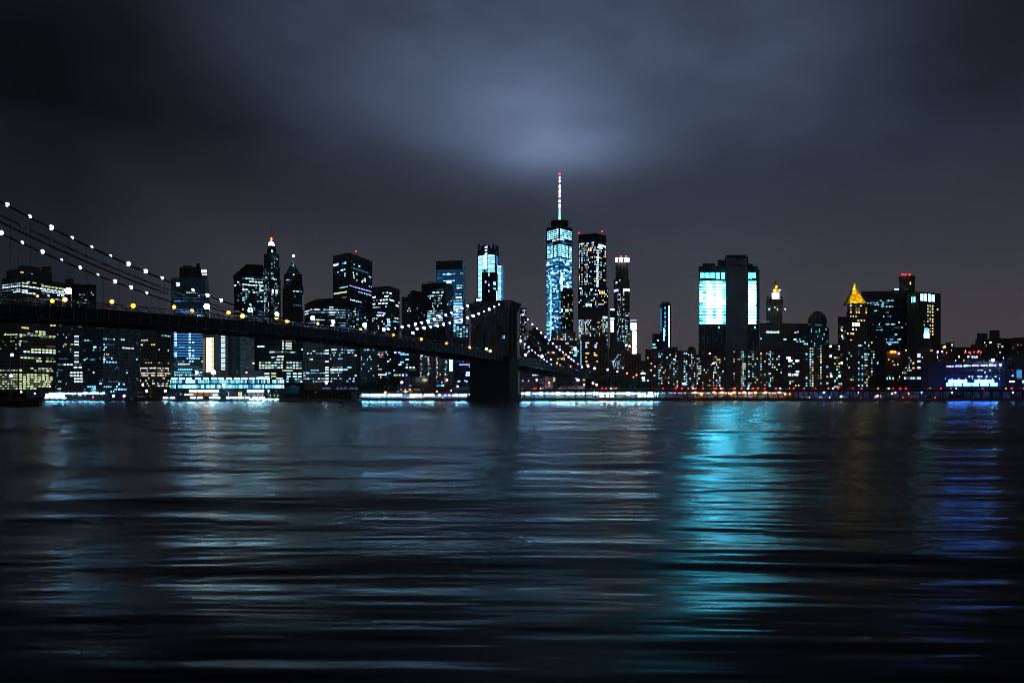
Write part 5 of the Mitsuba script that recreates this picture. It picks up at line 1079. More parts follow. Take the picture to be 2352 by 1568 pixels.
for (u0, u1, top, D), nm in zip(BACK, names):
    b = B('apartment_block', nm, [(u0, D), (u1, D)], top, 'brick' if D < 1190 else 'stone', 26)
    b.grid(0, u0 + 1, min(u1, 2352) - 1, max(4, int((min(u1, 2352) - u0) / 4)), top + 8, 828, max(2, int((820 - top) / 5)), .10, HOMES + [('white', 3)], .5, .5)
    if u0 == 2160: b.tier('roof_house', [(2172, D + 6), (2191, D + 6)], top + 1, 786, 'stone', 12); b.run(0, 792, [(2185.4, 2188.4, 'pink' if 0 else 'white')], 4)
    if u0 == 2192: b.run(0, 809, [(2215, 2219, 'red'), (2224, 2227.6, 'red'), (2234 - 6, 2231, 'red')], 3.6); b.run(0, 819, [(2222, 2226, 'white'), (2201, 2204.4, 'white')], 4.4)
    if u0 == 2230: b.run(0, 808.5, [(2236, 2239, 'red'), (2244, 2247, 'red'), (2251, 2254, 'red')], 3.6); b.run(0, 819.5, [(2232, 2235, 'white'), (2236.6, 2239.4, 'cool'), (2242, 2245, 'white')], 4.4)
    if u0 == 2240: b.tier('tank_house', [(2244, D + 5), (2268, D + 5)], top + 1, 765.5, 'stone', 12)
    if u0 == 2270: b.tier('tank_house', [(2272.5, D + 5), (2296, D + 5)], top + 1, 758.5, 'stone', 12); b.run(0, 786.5, [(2272, 2275, 'white'), (2274 + 1, 2278, 'amber')], 4)
    if u0 == 2298: b.run(0, 796, [(2276 + 24, 2304, 'amber')], 3)
    if u0 == 2320: b.tier('upper_tier', [(2325, D + 3), (2375, D + 3)], top + 1, 775, 'stone', 20, k=.97)
for i, (u, v, r, kd) in enumerate(((2170, 796.5, 1.5, 'sodium'), (2154, 808, 1.1, 'cable_violet'), (2163.6, 807.5, 1.1, 'cable_violet'))):
    street_lamp(u, v, 1150, kd, r, ['large warm lamp on the low right skyline below the white-panelled tower', 'left one of two violet lamps below the large warm lamp', 'right one of two violet lamps below the large warm lamp'][i])
P = B('public_school', 'long violet-blue lit four-storey building with two dazzling white entrances, right waterfront', [(2117, 990), (2132, 985), (2312, 985)], 831, 'blue_grey_panel', 34)
P.tier('centre_wing', [(2170, 983), (2308, 983)], None, 829.5, 'blue_grey_panel', 20)
P.front = np.array([[X(2170, 983), 983], [X(2308, 983), 983]]); P.D = 983
for g in range(6):
    u = 2173.5 + g * 19.6
    P.run(0, 841 - g * .5, [(u, u + 17, [('violet', 2), ('blue_white', 2), ('white', 1)])], 3.6, gap=5.9)
for r, v in enumerate((845.4, 855.5)):
    for i in range(18):
        u = 2174 + i * 6.9
        k = P.part('dark_window', box(X(u, 982.9), X(u + 4.4, 982.9), 982.75, 983.02, Z(v + 2.4, 983), Z(v - 2.0, 983)), 'black_metal')
P.run(0, 850, [(2246, 2249, 'violet'), (2252.6, 2256.4, 'white'), (2274 - 2, 2275, 'cool')], 2.2); P.run(0, 855, [(2260, 2263.4, 'white')], 4); P.run(0, 864.5, [(2224, 2228, 'white'), (2232, 2235, 'cool'), (2245, 2249.6, 'white'), (2252, 2256, 'cool'), (2264, 2268, 'white'), (2273, 2277, 'cool_dim'), (2285, 2289, 'cool')], 2.6)
for u0, u1, a, c in ((2173.5, 2229, 2179, 2221), (2232, 2290.5, 2239, 2283)):
    P.run(0, 874.8, [(a, c, 'deep_blue')], 7.6, name='lit_entrance')
    for e, g in ((u0, a + 9), (a + 12, c - 12), (c - 9, u1)): P.run(0, 882.4, [(e, g, 'deep_blue')], 7.4, name='lit_entrance')
    P.part('canopy', box(X(u0, 980), X(u1, 980), 979.5, 982.9, Z(870.4, 983), Z(869.6, 983)), 'steel')
for i in range(9): bulb(key_of(P.key + '__blue_floodlight'), (X(2172 + i * 15.5, 970), 970.5, Z(872, 980) + 1.0), .36, 'flood_blue')
P.part('floodlight_rail', box(X(2170, 970), X(2300, 970), 970.2, 970.8, Z(872, 980) + .1, Z(872, 980) + .6), 'steel')
street_lamp(2280.4, 827, 972, 'street_white', 1.5, 'glaring blue-white lamp above the roof line of the violet-blue lit building'); street_lamp(2298, 838, 978, 'cable_violet', 1.0, 'smaller violet-white lamp at the right end of the violet-blue lit building')
b = B('office_block', 'grey-violet block with a blue lit sign panel, at the right edge of the photo', [(2312.5, 975), (2390, 975)], 816, 'blue_grey_panel', 26)
b.run(0, 858, [(2335, 2347, 'blue_mid')], 17); b.run(0, 868, [(2336, 2347.5, 'amber_dim')], 3); b.run(0, 876, [(2318, 2322.6, 'blue_white'), (2324, 2330, 'blue_white')], 4); b.run(0, 863, [(2324, 2328.4, 'cool')], 3); b.run(0, 876.5, [(2348, 2352, 'cool')], 6); b.run(0, 850, [(2324, 2328, 'cool_dim')], 1.6)
for u in (2316, 2324.5): b.part('dark_window', box(X(u, 974.9), X(u + 4.6, 974.9), 974.75, 975.02, Z(846, 975), Z(837, 975)), 'black_metal')

# ================================================================== the waterfront
# --- pier building
PB = B('pier_building', 'long low pier building with two storeys of blue-white glass panes under a bright roof line', [(390, 862), (653, 862)], 871, 'dark_glass', 42)
PB.tier('roof_deck', [(386, 858), (640, 858)], 871.4, 870.3, 'black_metal', 48)
PB.tier('lift_house', [(588, 868), (606, 868)], 870.5, 866, 'white_paint', 12)
PB.front = np.array([[X(390, 861.9), 861.9], [X(653, 861.9), 861.9]])
rg = random.Random(21)
PB.run(0, 868.6, [(392, 443, 'hot'), (447, 588, 'hot'), (588, 623, 'hot')], 2.4, name='roof_light', gap=17)
PB.run(0, 868.2, [(635, 648, 'hot_warm')], 2.4, name='roof_light')
u = 391.0
while u < 651:
    w = 2.6
    mid = 427 < u < 446
    L = 'ice' if mid else rg.choices(['cool', 'blue_mid', 'teal', 'teal', 'blue_dim'], [4, 3, 3, 1.2, 2 if u < 430 or 560 < u < 600 else .4])[0]
    L2 = 'ice' if mid or rg.random() < .25 else rg.choices(['cool', 'teal', 'ice', 'blue_mid'], [5, 2, 2, 1.5])[0]
    if u > 626 and rg.random() < .7: L = L2 = 'white'
    if not (565 < u < 570 or 600 < u < 624 and rg.random() < .4): PB.pane(0, u, u + w, 876, 8.2 * rg.uniform(.85, 1.05), L)
    if not (404 < u < 409): PB.pane(0, u, u + w, 887.5, 7.6 * rg.uniform(.85, 1.05), L2)
    PB.part('mullion', box(X(u + 3.05, 862) - .16, X(u + 3.05, 862) + .16, 861.2, 861.96, Z(892, 862), Z(871.5, 862)), 'black_metal')
    u += 3.6
PB.part('storey_band', box(X(389, 861), X(653, 861), 860.9, 861.97, Z(883.6, 862), Z(880.4, 862)), 'black_metal')
PB.part('storey_band', box(X(389, 861), X(653, 861), 860.9, 861.97, Z(894.5, 862), Z(891.6, 862)), 'black_metal')
for a, c, L in ((435, 442, 'hot'), (443, 453, 'hot_warm'), (455, 466, 'hot_warm'), (468, 479, 'hot_warm'), (481, 491, 'hot'), (493, 501, 'hot'), (569, 576, 'hot'), (578, 586, 'hot'), (587.5, 597, 'hot'), (598, 606, 'hot'), (615, 618.5, 'white')):
    PB.pane(0, a, c, 897.5, 5.5, L, name='shop_window'); PB.pane(0, a + .4, c - .4, 905, 9, 'amber_dim' if a < 500 else 'white_dim', name='shop_window')
PB.pane(0, 424, 444, 906.6, 2.6, 'hot_warm', name='kiosk_light'); PB.pane(0, 488, 501, 907, 5, 'white', name='shop_window')
for a, c, L in ((524, 526, 'yellow'), (547, 550, 'amber'), (553, 555.4, 'white'), (404, 406, 'cool_dim'), (414, 416, 'teal')): PB.pane(0, a, c, 905, 9 if a > 500 else 3, L, name='door_light')
pd = thing('pier_deck', 'dark pier platform on piles carrying the long glass pier building', 'pier')
add(pd + '__deck', box(X(372, 850), X(684, 850), 846, 904, .9, 2.55), 'concrete')
for i in range(26): add(pd + '__pile', tube([(X(374, 848) + i * 5.0, 848, -2.5), (X(374, 848) + i * 5.0, 848, .9)], .45, 6), 'wood')
EDGE_L = B.__new__(B); EDGE_L.key, EDGE_L.n, EDGE_L.D, EDGE_L.rng = pd, 0, 845.8, random.Random(2)
EDGE_L.front = np.array([[X(360, 845.8), 845.8], [X(690, 845.8), 845.8]])
add(pd + '__edge_rail', box(X(372, 845), X(684, 845), 845.9, 846.1, 2.55, 3.5), 'steel')
EDGE_L.run(0, 913, [(372.5, 405, 'hot'), (436, 468, 'hot'), (479, 506, 'hot'), (518, 575, 'hot'), (578, 590, 'hot'), (594, 614, 'hot')], 1.5, name='edge_light', gap=15)
EDGE_L.run(0, 916.6, [(572, 641, 'hot')], 1.5, name='edge_light', gap=14)
for i, u in enumerate((553, 563, 585, 594, 603, 621, 630, 638)):
    q = thing('bollard_light', f'short lit bollard on the pier edge, {ORD[i]} from the left', 'bollard', 'lit bollards along the pier edge')
    add(q + '__post', tube([(X(u, 852), 852, 2.5), (X(u, 852), 852, 4.4)], .16, 6), 'lamp_metal')
    scene[q + '__lamp'] = {'type': 'instance', 'to_world': T().translate([X(u, 852), 852.0, 5.3]).scale([.5, .5, 1.9]), 'g': ref('lit_yellow')}
# --- tents and the long shed
tt = thing('teal_tent', 'teal lit marquee with peaked top at the right end of the glass pier building', 'tent')
scene['teal_canvas'] = {'type': 'principledthin', 'base_color': rgb(.10, .5, .52), 'roughness': .6, 'diff_trans': 1.2}
scene['white_canvas'] = {'type': 'principledthin', 'base_color': rgb(.75, .72, .78), 'roughness': .6, 'diff_trans': 1.0}
scene['tan_canvas'] = {'type': 'principledthin', 'base_color': rgb(.45, .36, .2), 'roughness': .6, 'diff_trans': 1.0}


def marquee(key, u0, u1, v0, v1, vp, D, mat, depth=10):
    """Walls and a peaked roof of canvas."""
    x0, x1 = X(u0, D), X(u1, D)
    zb, zt, zp = Z(v1, D), Z(v0, D), Z(vp, D)
    add(key + '__canvas_wall', join([box(x0, x1, D, D + .12, zb, zt), box(x0, x0 + .12, D + .12, D + depth, zb, zt), box(x1 - .12, x1, D + .12, D + depth, zb, zt)]), mat)
    n = 12
    cxm, cym = (x0 + x1) / 2, D + depth / 2
    v, f = [], []
    for k in range(5):
        t = k / 4
        for q in range(4 * n):
            e, w = divmod(q, n)
            w /= n
            a = [(x0 - .3 + (x1 - x0 + .6) * w, D - .3), (x1 + .3, D - .3 + (depth + .6) * w), (x1 + .3 - (x1 - x0 + .6) * w, D + depth + .3), (x0 - .3, D + depth + .3 - (depth + .6) * w)][e]
            v.append([cxm + (a[0] - cxm) * (1 - t), cym + (a[1] - cym) * (1 - t), zt + (zp - zt) * t ** 1.8])
    for k in range(4):
        for q in range(4 * n):
            r = (q + 1) % (4 * n)
            f += [[k * 4 * n + q, k * 4 * n + r, (k + 1) * 4 * n + r], [k * 4 * n + q, (k + 1) * 4 * n + r, (k + 1) * 4 * n + q]]
    add(key + '__canvas_roof', trimesh.Trimesh(v, f, process=False), mat, smooth=True)
    add(key + '__pole', tube([(cxm, cym, zb), (cxm, cym, zp)], .1, 5), 'steel')


marquee(tt, 654, 684, 888.5, 904, 883.5, 884, 'teal_canvas')
bulb(tt + '__lamp', (X(664, 888), 888.5, Z(897, 888)), .55, 'cable'); bulb(key_of(tt + '__lamp'), (X(676, 888), 888.5, Z(897, 888)), .45, 'cable')
tn = thing('tan_tent', 'dim tan marquee with a peaked roof between the teal tent and the white tents', 'tent')
marquee(tn, 700, 738, 888.5, 896, 883.5, 888, 'tan_canvas'); bulb(tn + '__lamp', (X(718, 890), 893.5, Z(892.5, 888)), .28, 'sodium')
for i, (u0, u1) in enumerate(((739.5, 746), (746.3, 752), (752.3, 758), (771, 779), (779.4, 787), (787.4, 797), (800, 812), (813, 820))):
    q = thing('white_tent', f'small bright white peaked tent on top of the long dark shed, {ORD[i]} from the left', 'tent', 'small white tents on the shed roof')
    marquee(q, u0, u1, 892, 895.4, 888.5 - (i % 3), 884, 'white_canvas', 5); bulb(q + '__lamp', (X((u0 + u1) / 2, 886), 886.3, Z(893.4, 884)), .36, 'cable_violet')
b = B('pier_shed', 'long dark windowless shed on the water, below the white tents', [(684.5, 872), (822, 872)], 895.8, 'black_metal', 26)
b.part('fender', join([box(X(690 + i * 9, 871) - .3, X(690 + i * 9, 871) + .3, 871.2, 871.96, -.5, 6.5) for i in range(15)]), 'wood')
b.part('stack', box(X(808, 869), X(818, 869), 868.5, 871.9, 2.2, Z(899, 870)), 'concrete'); b.part('ridge_roof', prism(b.foot([(684, 871.6), (822.5, 871.6)], 27), Z(895.8, 872) + .02, Z(894.6, 872), shrink(b.foot([(684, 871.6), (822.5, 871.6)], 27), .9)), 'steel')
add(b.key + '__platform', box(X(683, 868), X(824, 868), 868, 903.5, -1.0, 1.99), 'concrete')
bulb(b.key + '__wall_lamp', pt(775.5, 900, 871), .4, 'cable'); bulb(key_of(b.key + '__wall_lamp'), pt(725, 901, 871), .25, 'sodium')
# --- ferry, ship, left bank
fy = thing('ferry', 'white lit ferry with rows of glaring cabin windows, moored at the far left waterfront', 'ferry')
hx0, hx1 = X(98, 885), X(158, 885)
hull = prism([[hx0, 886], [hx0 + 3, 882], [hx1 - 5, 882], [hx1, 887], [hx1 - 5, 892], [hx0 + 3, 892]], -.6, 1.6, [[hx0 - .6, 886], [hx0 + 2.6, 881.4], [hx1 - 4, 881.4], [hx1 + 1.4, 887], [hx1 - 4, 892.6], [hx0 + 2.6, 892.6]])
add(fy + '__hull', hull, 'car_paint'); add(fy + '__cabin', box(hx0 + 2, hx1 - 5, 883, 891, 1.6, 4.2), 'white_paint'); add(fy + '__upper_cabin', box(hx0 + 4, hx1 - 9, 883.6, 890.4, 4.4, 6.6), 'white_paint'); add(fy + '__upper_deck', box(hx0 + 1, hx1 - 4, 882.4, 891.6, 4.2, 4.4), 'steel'); add(fy + '__wheelhouse', box(hx1 - 13, hx1 - 10, 884.5, 889.5, 6.6, 8.6), 'white_paint')
add(fy + '__mast', tube([(hx1 - 12, 887, 8.6), (hx1 - 12, 887, 12)], .1, 5), 'steel')
FW = B.__new__(B); FW.key, FW.n, FW.D, FW.rng = fy, 0, 883, random.Random(4); FW.front = np.array([[hx0, 882.98], [hx1, 882.98]])
FW.run(0, 912.4, [(102, 150, 'hot_blue')], 4.6, gap=11); FW.front = np.array([[hx0, 883.58], [hx1, 883.58]]); FW.run(0, 907.3, [(104, 148, 'hot_blue')], 4.4, gap=9)
fp = thing('ferry_landing', 'long low landing stage with a bright strip of canopy lights, right of the white ferry', 'landing stage')
add(fp + '__platform', box(X(96, 893), X(285, 893), 893, 906, .6, 1.8), 'concrete'); add(fp + '__canopy', box(X(110, 896), X(246, 896), 895, 902, Z(902.0, 895), Z(901.2, 895)), 'steel')
for i in range(14): add(fp + '__post', beam((X(112 + i * 10.2, 896), 896, 1.8), (X(112 + i * 10.2, 896), 896, Z(902, 895)), .3), 'steel')
FW.key, FW.D = fp, 894.8; FW.front = np.array([[X(90, 894.8), 894.8], [X(260, 894.8), 894.8]]); FW.run(0, 903.4, [(111, 176, 'hot_blue'), (178, 201, 'hot_blue'), (203, 227, 'hot_blue'), (229, 245, 'hot_blue')], 4.0, name='canopy_light', gap=13)
FW.run(0, 908, [(166, 168, 'amber'), (179, 182, 'orange'), (184, 187, 'white'), (195, 197, 'cool')], 2.4, name='landing_light')
bulb(fp + '__red_lamp', pt(213.5, 912, 892), .8, 'red')
sh = thing('sailing_ship', 'old two-masted sailing ship moored in dim light, left of the glass pier building', 'ship')
sx0, sx1 = X(300, 872), X(368, 872)
add(sh + '__hull', prism([[sx0, 874], [sx0 + 4, 871], [sx1 - 8, 870.6], [sx1, 874], [sx1 - 8, 877.4], [sx0 + 4, 877]], -.6, 3.4, [[sx0 - 1.4, 874], [sx0 + 3, 870.4], [sx1 - 7, 870], [sx1 + 3, 874], [sx1 - 7, 878], [sx0 + 3, 877.6]]), 'wood')
add(sh + '__deck_house', box(sx0 + 6, sx0 + 12, 872, 876, 3.4, 5.2), 'white_paint')
for i, q in enumerate((.3, .62)):
    x = sx0 + (sx1 - sx0) * q
    add(sh + '__mast', tube([(x, 874, 3), (x, 874, 21 - i * 2)], [.28, .1], 6), 'wood')
    for z in (8.5, 12, 15.5): add(sh + '__yard', tube([(x - 4 + z * .12, 873.6, z), (x + 4 - z * .12, 873.6, z)], .12, 5), 'wood')
add(sh + '__bowsprit', tube([(sx1, 874, 3.6), (sx1 + 7, 874, 6.4)], [.2, .08], 5), 'wood')
add(sh + '__rigging', join([tube([(sx0 + (sx1 - sx0) * .62, 874, 18.5), (sx1 + 7, 874, 6.4)], .05, 4), tube([(sx0 + (sx1 - sx0) * .3, 874, 20.5), (sx0 - 1, 874, 3.6)], .05, 4), tube([(sx0 + (sx1 - sx0) * .3, 874, 20.5), (sx0 + (sx1 - sx0) * .62, 874, 8)], .05, 4)]), 'rubber')
add(sh + '__furled_sail', join([tube([(sx0 + (sx1 - sx0) * q - 3, 873.4, 8.7), (sx0 + (sx1 - sx0) * q, 873.4, 8.3), (sx0 + (sx1 - sx0) * q + 3, 873.4, 8.7)], .45, 6) for q in (.3, .62)]), 'white_paint')
bulb(sh + '__deck_lamp', (sx0 + 14, 871.5, 6.2), .34, 'cable'); bulb(key_of(sh + '__deck_lamp'), (sx1 - 9, 871.5, 5), .3, 'sodium')
for i, (u, v, D, kd, r) in enumerate(((260.5, 909, 905, 'cable_violet', 1.3), (285, 909, 906, 'cable_violet', 1.2), (327.5, 883.8, 940, 'pink', .9), (337, 897.6, 925, 'cable', 1.1), (379.6, 897.6, 915, 'cable', 1.1), (132, 904.5, 930, 'cable_violet', .8), (114.5, 887, 950, 'pink', .8), (80, 903, 930, 'cable_violet', .8), (48.8, 899.8, 925, 'pink', 1.1),
                                           (749.6, 879.8, 930, 'cable_violet', 1.2), (566, 855, 950, 'pink', .8), (923, 878, 925, 'cable_violet', 1.3), (885, 901.2, 918, 'sodium', 1.2), (931.5, 899.7, 916, 'pink', .9), (1027, 872.6, 930, 'pink', 1.0), (1003.6, 899, 918, 'pink', .6), (1036.5, 897, 920, 'pink', .7), (1051, 887, 935, 'cable_violet', .9),
                                           (1232.7, 872.6, 930, 'pink', 1.0), (1327.6, 872.5, 925, 'cable_violet', 1.4), (1341.5, 883.7, 935, 'pink', .8), (1362, 880, 935, 'pink', 1.1), (1370.5, 883.2, 930, 'pink', 1.2))):
    street_lamp(u, v, D, kd, r, f'lamp on a post along the dark waterfront, {ORD[i]} from the left', 'lamps on posts along the waterfront left of the brick houses', base=2.2 if D > 902 else 1.8)
bulb(key_of(thing('floodlight', 'dazzling white floodlight on the roof edge behind the glass pier building', 'floodlight') + '__bulb'), pt(490.5, 855, 905), 2.1, 'street_white')
add('floodlight__mast', tube([(X(490.5, 906), 906.8, 2.2), (X(490.5, 906), 906.8, Z(856, 905))], .2, 6), 'lamp_metal')
bulb(key_of(thing('floodlight', 'smaller white floodlight on a mast left of the dazzling one behind the pier building', 'floodlight') + '__bulb'), pt(451.6, 855, 905), 1.5, 'street_white')
add('floodlight_001__mast', tube([(X(451.6, 906), 906.5, 2.2), (X(451.6, 906), 906.5, Z(856, 905))], .2, 6), 'lamp_metal')
bulb(key_of(thing('floodlight', 'star-bright lamp between the two glass storeys of the pier building', 'floodlight') + '__bulb'), pt(513.5, 884.5, 858), 1.3, 'street_white')
add('floodlight_002__bracket', beam((X(513.5, 858), 858.6, Z(884.5, 858)), (X(513.5, 858), 861, Z(884.5, 858)), .2), 'lamp_metal')
# near bank at the left edge
k = add('river_bank', prism([[X(-700, 420), 420], [X(40, 420), 420], [X(90, 430), 430], [X(97, 446), 446], [X(60, 470), 470], [X(-700, 470), 470]], -2.5, 2.6), 'earth')
labels[k] = {'kind': 'structure', 'label': 'low dark bank jutting into the river at the left edge'}
add('river_bank__railing', join([beam((X(u, 424), 424 + max(0, u - 40) * .2, 2.6), (X(u, 424), 424 + max(0, u - 40) * .2, 3.8), .08) for u in range(-40, 90, 3)] + [beam((X(-60, 424), 424, 3.75), (X(40, 424), 424, 3.75), .1), beam((X(40, 424), 424, 3.75), (X(88, 424), 433.6, 3.75), .1)]), 'steel')
for i, (u, v, base, kd, r, lab) in enumerate(((28, 814.5, 2.6, 'cable', .62, 'tall mast lamp on the dark bank at the far left, its pole lit'), (25.5, 863, 2.6, 'cable_violet', .8, 'shorter double-bright post lamp on the dark bank, in front of the yellowish tower'))):
    street_lamp(u, v, 440 + i * 6, kd, r, lab, base=base)
# --- elevated highway along the right waterfront
HW = thing('elevated_highway', 'long dark elevated highway on columns along the right waterfront', 'elevated highway')
hx = np.array([X(1194, 926), X(1460, 926), X(2400, 926)])
add(HW + '__deck', prism([[hx[0], 924], [X(2420, 924), 924], [X(2420, 924), 946], [hx[0], 946]], Z(897.2, 925), Z(894.2, 925)), 'tarmac')
add(HW + '__edge_girder', box(hx[0], X(2420, 924), 923.3, 923.99, Z(899.2, 924), Z(894.3, 924)), 'steel')
add(HW + '__barrier', box(hx[0], X(2420, 924), 923.4, 923.7, Z(894.3, 924) + .01, Z(893.2, 924)), 'concrete'); add(HW + '__barrier', box(hx[0], X(2420, 924), 945.6, 945.95, Z(894.2, 925), Z(892, 924)), 'concrete')
for i in range(52):
    u = 1205 + i * 23.3
    for y in (925.5, 942): add(HW + '__column', box(X(u, 925) - .55, X(u, 925) + .55, y - .55, y + .55, 2.2, Z(899.2, 924) if y < 930 else Z(897.2, 925)), 'steel')
    add(HW + '__cross_beam', box(X(u, 925) - .4, X(u, 925) + .4, 924.1, 944, Z(898.6, 924), Z(897.25, 924)), 'steel')
HL = B.__new__(B); HL.key, HL.n, HL.D, HL.rng = HW, 0, 925, random.Random(8); HL.front = np.array([[X(1190, 926.6), 926.6], [X(2400, 926.6), 926.6]])
HL.run(0, 903.6, [(1197, 1216, 'hot_blue'), (1224, 1262, 'hot_blue'), (1264, 1309, 'hot'), (1311, 1360, 'hot'), (1362, 1412, 'hot'), (1414, 1459, 'hot'), (1461, 1515, 'hot_blue')], 4.6, name='deck_light', gap=12)
HL.run(0, 909.5, [(1376, 1412, 'hot_warm')], 4.5, name='deck_light', gap=12)
HL.run(0, 902.4, [(1518, 1530, 'cool'), (1535, 1567, 'violet'), (1569, 1582, 'violet'), (1586, 1618, 'blue_white'), (1620, 1635, 'blue_white'), (1640, 1675, 'blue_white'), (1677, 1690, 'blue_white'), (1692, 1718, 'blue_white'), (1719, 1746, 'blue_white'), (1750, 1784, 'blue_white'), (1787, 1806, 'violet')], 1.2, name='deck_light', gap=11)
# what stands in its shade, lit by lamps under the deck
add('underpass_wall', box(X(1196, 950), X(2420, 950), 951, 952, 2.2, Z(897.6, 951)), 'concrete')
labels['underpass_wall'] = {'label': 'long pale wall in the lamp light under the elevated highway', 'category': 'wall'}
scene['bulb_under_yellow'] = {'type': 'shapegroup', 'bulb': {**mikit.ply(BULB, 'white_paint', smooth=True), 'emitter': emit((300, 130, 12), 3.0)}}
scene['bulb_under_blue'] = {'type': 'shapegroup', 'bulb': {**mikit.ply(BULB, 'white_paint', smooth=True), 'emitter': emit((24, 60, 240), 3.0)}}
for u in (1598, 1640, 1660, 1688, 1710, 1736, 1760, 1790): bulb(key_of(HW + '__lamp'), (X(u, 936), 938.0, Z(900.5, 936)), .5, 'under_yellow')
for u in (1860, 1895, 1930, 1975, 2060, 2120, 2190, 2280, 2330): bulb(key_of(HW + '__lamp'), (X(u, 936), 939.0, Z(901, 936)), .42, 'under_blue')
for u, v, kd, r in ((1601, 902.5, 'sodium', 1.3), (1611, 906.5, 'sodium', 1.4), (1673, 902.6, 'pink', 1.3), (1679, 905, 'pink', 1.0), (1721, 902.5, 'pink', 1.4), (1803.5, 905.6, 'sodium', 1.4), (1813.5, 904.7, 'sodium', 1.3), (1857.5, 912.2, 'cable', 1.3), (1881, 912, 'cable', 1.0), (1905, 912, 'cable', 1.0), (1931, 910, 'cable', .9), (2049, 904, 'sodium', 1.5), (2088, 903.7, 'sodium', 1.6), (2015, 908.5, 'cable', .9), (2022, 910, 'orange' if 0 else 'sodium', .7)):
    bulb(key_of(HW + '__lamp'), pt(u, v, 928.5), r * .62, kd)
# parked vehicles under the highway
def vehicle_meshes(kind):
    if kind == 'van':
        L, W, H = 5.6, 2.0, 2.3
        side = [(-2.8, .35), (2.8, .35), (2.8, 1.1), (2.1, 1.25), (1.45, 2.25), (-2.75, 2.3)]
    elif kind == 'truck':
        L, W, H = 8.0, 2.4, 3.2
        side = [(-4, .6), (4, .6), (4, 1.5), (3.7, 2.5), (2.4, 2.6), (2.3, 2.6), (2.2, 3.3), (-4, 3.3)]
    else:
        L, W, H = 4.5, 1.8, 1.45
        side = [(-2.25, .35), (2.25, .35), (2.25, .8), (1.3, .95), (.6, 1.42), (-1.1, 1.45), (-1.9, .95), (-2.25, .9)]
    from shapely.geometry import Polygon
    body = trimesh.creation.extrude_polygon(Polygon(side).buffer(.06), W, engine='earcut')
    body.apply_transform(np.array([[1, 0, 0, 0], [0, 0, -1, W / 2], [0, 1, 0, 0], [0, 0, 0, 1.0]]))
    wheels = []
    for x in (-L * .32, L * .32):
        for y in (-W / 2 + .08, W / 2 - .08):
            c = trimesh.creation.cylinder(.36, .24, sections=12)
            c.apply_transform(trimesh.transformations.rotation_matrix(math.pi / 2, (1, 0, 0)))
            c.apply_translation((x, y, .36))
            wheels.append(c)
    return body, wheels, L, W


VEH = {}
for kind, mats in (('car', ['car_paint', 'white_paint', 'steel']), ('van', ['white_paint', 'car_paint']), ('truck', ['white_paint', 'steel'])):
    body, wheels, L, W = vehicle_meshes(kind)
    win = join([box(-L * .12, L * .22, -W / 2 - .02, W / 2 + .02, *((.98, 1.34) if kind == 'car' else (1.5, 2.05)))]) if kind != 'truck' else box(2.6, 3.6, -W / 2 - .02, W / 2 + .02, 1.7, 2.4)
    VEH[kind] = (body, wheels, win, L, W, mats)


def vehicle(kind, x, y, z, rz, label, group, mat=0, lights=None, cat=None):
    k = thing({'car': 'car', 'van': 'van', 'truck': 'box_truck'}[kind], label, cat or kind, group)
    body, wheels, win, L, W, mats = VEH[kind]
    M = trimesh.transformations.translation_matrix((x, y, z)) @ trimesh.transformations.rotation_matrix(rz, (0, 0, 1))

    def put(name, m, mt):
        m = m.copy()
        m.apply_transform(M)
        add(f'{k}__{name}', m, mt)
    put('body', body, mats[mat % len(mats)]); put('window', win, 'dark_glass')
    for w in wheels: put('wheel', w, 'rubber')
    for lx, kd in (lights or ()):
        for ly in (-W * .36, W * .36):
            p = M @ np.array([lx * L / 2 * 1.01, ly, 1.0, 1.0])
            kk = key_of(f'{k}__{"tail_light" if kd == "red" else "headlight"}')
            bulb(kk, p[:3], rg.uniform(.36, .58) if kd == 'red' else .4, kd)
    return k


rg = random.Random(31)
reds = [1205, 1222, 1236.5, 1252, 1281, 1388, 1397.5, 1408, 1421, 1528, 1547, 1571, 1586, 1594, 1603, 1620, 1636, 1650, 1666, 1680, 1694, 1708, 1723, 1735, 1746, 1757, 1762, 1787, 1808, 1828, 1852, 1868, 1908, 1930, 1954, 1984, 2022, 2046, 2073, 2086, 2131, 2166, 2190, 2252, 2316, 2328, 2345]
for i, u in enumerate(reds):
    y = 926.5 + (i % 2) * 4.2
    vehicle('car', X(u, y), y, Z(894.2, 925), .03 * rg.uniform(-1, 1) + (math.pi if i % 3 == 1 else 0), f'car with {"glowing red" if i % 4 else "orange"} lights on the elevated highway, {ORD[i] if i < len(ORD) else ORD[len(reds) - 1 - i] } from the {"left" if i < len(ORD) else "right"}', 'cars on the elevated highway', i, lights=[(-1, 'red' if i % 4 else 'sodium')] + ([(1, 'cable')] if i % 5 == 2 else []))
    
